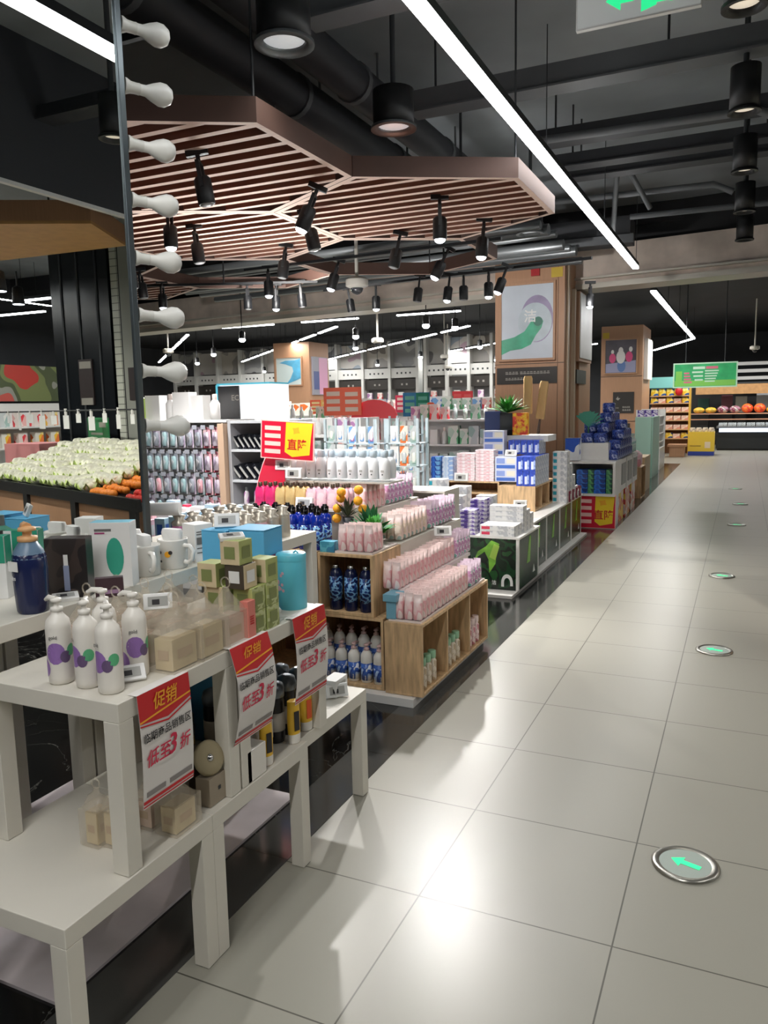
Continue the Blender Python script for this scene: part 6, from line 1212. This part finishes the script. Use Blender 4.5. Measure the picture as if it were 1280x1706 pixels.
ORA = mat('orange_skin', (222, 128, 40), .5); TOM = mat('tomato_skin', (214, 60, 50), .3)
KO_ = Kind(lambda: single('orange', '', 'fruit', MB().ell((0, 0, .04), .045, .045, .042, ORA, 10, 7))); KT = Kind(lambda: single('tomato', '', 'vegetable', MB().ell((0, 0, .035), .042, .042, .036, TOM, 10, 7)))
for j in range(10):
    for k in range(6): 
        t = .08 + .12 * j; x = .32 + .085 * k + .35 - t * .45; p = O + u * x + nn * t
        if x > .02: KO_.put((p.x, p.y, .71 + .42 * t / 1.33), 'orange fruit beside the cauliflowers, row %s from the rail, place %s' % (ORD[j], ORD[k]), 'oranges on the produce stall', jit(3), random.uniform(.9, 1.2))
for j in range(4):
    for k in range(4): t = .08 + .09 * j; x = .02 + .09 * k - t * .1; p = O + u * x + nn * t; KT.put((p.x, p.y, .71 + .42 * t / 1.33), 'red tomato at the low stall corner, row %s, place %s' % (ORD[j], ORD[k]), 'tomatoes on the produce stall', jit(3), random.uniform(.9, 1.2))
p = O + u * 3.45 + nn * 1.3; b = MB(); b.box(-.3, 0, 0, .3, .02, .36, mat('price_board_green', (40, 120, 70), .5)); q = MB(); T = FY(0, -.001, .18); q.quad(T, -.15, -.05, .2, -.02, DIM, .002); q.quad(T, -.1, -.12, .25, -.09, DIM, .002); q.quad(T, -.25, .05, -.05, .12, DIM, .002); thing('price_board', 'green price board standing behind the cauliflowers', 'sign', [('board', b), ('lettering', q)], None, (p.x, p.y, 1.16), ang)
# rail with hanging produce bags
p0, p1 = Vector((.62, 7.25, 0)), Vector((7.0, 8.35, 0)); single('hanging_rail', 'thin black rail with paper price tickets above the produce stall', 'rail', MB().tube([(p0.x, p0.y, 1.62), (p1.x, p1.y, 1.62)], .012, BLACK, 6).tube([(p1.x, p1.y, 0), (p1.x, p1.y, 1.62)], .015, BLACK, 6).tube([(p0.x, p0.y, 0), (p0.x, p0.y, 1.62)], .015, BLACK, 6)); random.seed(4)
K = Kind(lambda: thing('price_ticket', '', 'ticket', [('ticket_card', MB().box(-.07, -.004, -.16, .07, .004, -.04, CARD)), ('clip', MB().box(-.02, -.01, -.05, .02, .01, .02, MATW))]))
for k in range(22):
    p = p0 + (p1 - p0) * (.04 + k * .043); K.put((p.x, p.y, 1.62 if k % 3 else 1.6), 'white price ticket clipped on the rail over the stall, %s along' % (ORD[k] if k < 20 else 'twenty' + ORD[k - 20]), 'price tickets on the rail', ang + jit(.2), (1, 1, 1 + .5 * (k % 2)))
TILEW = tile_mat('white_brick_tile', (206, 208, 196), (110, 112, 106), 0, 0, .2, .1, .01, .25, .02, 'XZ')
b = MB(); b.box(3.75, 8.6, 0, 4.85, 9.6, 4.55, mat('pillar_black', (22, 26, 30), .25)); g = MB()
for x in (3.95, 4.3, 4.62): g.box(x, 8.585, 0, x + .03, 8.6, 4.5, DGREY)
s = MB(); s.box(4.12, 8.57, 1.7, 4.38, 8.598, 2.35, mat('menu_plate', (46, 36, 36), .5)); s.quad(FY(4.25, 8.57, 2.27), -.11, -.05, .11, .05, DIM, .002); s.quad(FY(4.25, 8.57, 1.75), -.11, -.05, .11, .05, DIM, .002)
thing('black_pillar', 'black pillar with dark plate behind the produce stall', 'pillar', [('cladding', b), ('groove', g), ('menu_plate', s)])
b = MB(); b.box(2.9, 8.62, 0, 3.72, 9.5, 4.55, TILEW); s = MB(); s.box(3.15, 8.55, 0, 3.5, 8.618, 4.2, mat('grey_strip', (150, 152, 144), .4)); s.box(3.1, 8.58, 0, 3.15, 8.618, 4.2, BLACK); s.box(3.5, 8.58, 0, 3.55, 8.618, 4.2, BLACK); m_ = MB(); m_.box(3.24, 8.53, 1.75, 3.42, 8.549, 2.2, MATS['menu_plate'])
thing('tiled_pillar', 'white brick tiled pillar with grey strip beside the black pillar', 'pillar', [('tiling', b), ('grey_strip', s), ('menu_plate', m_)])
mb = MB(); mb.prism([(1.4, 5.95), (2.5, 5.35), (5.2, 5.35), (5.2, 6.75), (1.85, 6.9)], 3.4, 3.43, mat('soffit_maple', (196, 150, 96), .5, noise=.04)); m2 = MB(); m2.prism([(1.4, 5.95), (2.5, 5.35), (5.2, 5.35), (5.2, 6.75), (1.85, 6.9)], 3.43, 3.62, PANELW); thing('timber_canopy', 'maple hexagonal canopy above the produce stall, seen in the mirror', 'canopy', [('soffit', mb), ('fascia', m2)] + [('hanging_rod', MB().tube([(x, 6.2, 3.62), (x, 6.2, 4.6)], .01, DGREY, 5)) for x in (2.2, 4.6)])
mb = MB(); mb.box(.98, -3, 3.41, 1.03, 10.5, 3.44, CARD); mb.box(.98, -3, 3.44, 1.03, 10.5, 4.6, DUCTD); single('ceiling_bulkhead', 'dark ceiling bulkhead with a pale lower edge along the aisle', 'bulkhead', mb)
K = Kind(lambda: thing('produce_spotlight', '', 'spotlight', [('barrel', MB().lathe([(.07, 0), (.075, .01), (.06, .2), (.03, .22)], BLACK, 14).tube([(0, 0, .22), (0, 0, .4)], .012, BLACK, 5)), ('lens', MB().lathe([(.001, -.004), (.068, -.004), (.068, .004)], LENSON, 14))]))
for k, (x, y, z) in enumerate([(2.9, 6.1, 2.9), (3.9, 7.2, 2.95), (2.6, 7.9, 3.1), (4.9, 7.6, 2.9), (1.9, 7.4, 3.1), (5.9, 8.3, 3.0), (6.8, 8.9, 2.9), (7.4, 7.6, 2.7)]): K.put((x, y, z), 'lit black spotlight over the produce hall, %s counting from the aisle' % ORD[k], 'spotlights over the produce hall')
for k in range(8): TL.put((6.2 + (k % 2) * 2.2, 5.0 + 1.2 * k, 3.5), 'white tube lamp over the far side of the produce hall, %s along' % ORD[k], 'tube lamps of the produce hall', 0)
b = MB(); b.box(9.5, 6.5, 1.85, 9.56, 14, 2.6, prnt('vegetable_banner', [(190, 60, 50), (120, 130, 80), (80, 90, 60), (150, 150, 140), (200, 90, 80)], 1.1)); single('vegetable_banner', 'long photo banner of vegetables on the produce hall wall', 'banner', b)
ps = [('back_panel', MB().box(9.2, 6.5, .003, 9.24, 14, 1.8, CARD))] + [('shelf', MB().box(8.6, 6.5, z, 9.2, 14, z + .03, CARD)) for z in (.5, .9, 1.3)]
thing('produce_wall_shelf', 'long white wall shelf below the vegetable banner', 'shelf', ps); random.seed(8)
for s in range(2):
    for k in range(18): i = random.choice([1, 6, 0, 4]); GK[i].put((8.75, 6.8 + .4 * k, .931 + .4 * s), '%s goods box on the produce hall wall shelf, %s shelf, %s along' % (NAMES[i], ORD[s], ORD[k]), 'goods on the produce hall wall shelf', PI / 2, 1.4)
mb = MB(); mb.box(6.0, 9.2, .003, 6.8, 9.9, 1.1, mat('rose_stand', (226, 150, 150), .5)); single('rose_stand', 'rose coloured stand behind the produce stall', 'stand', mb)
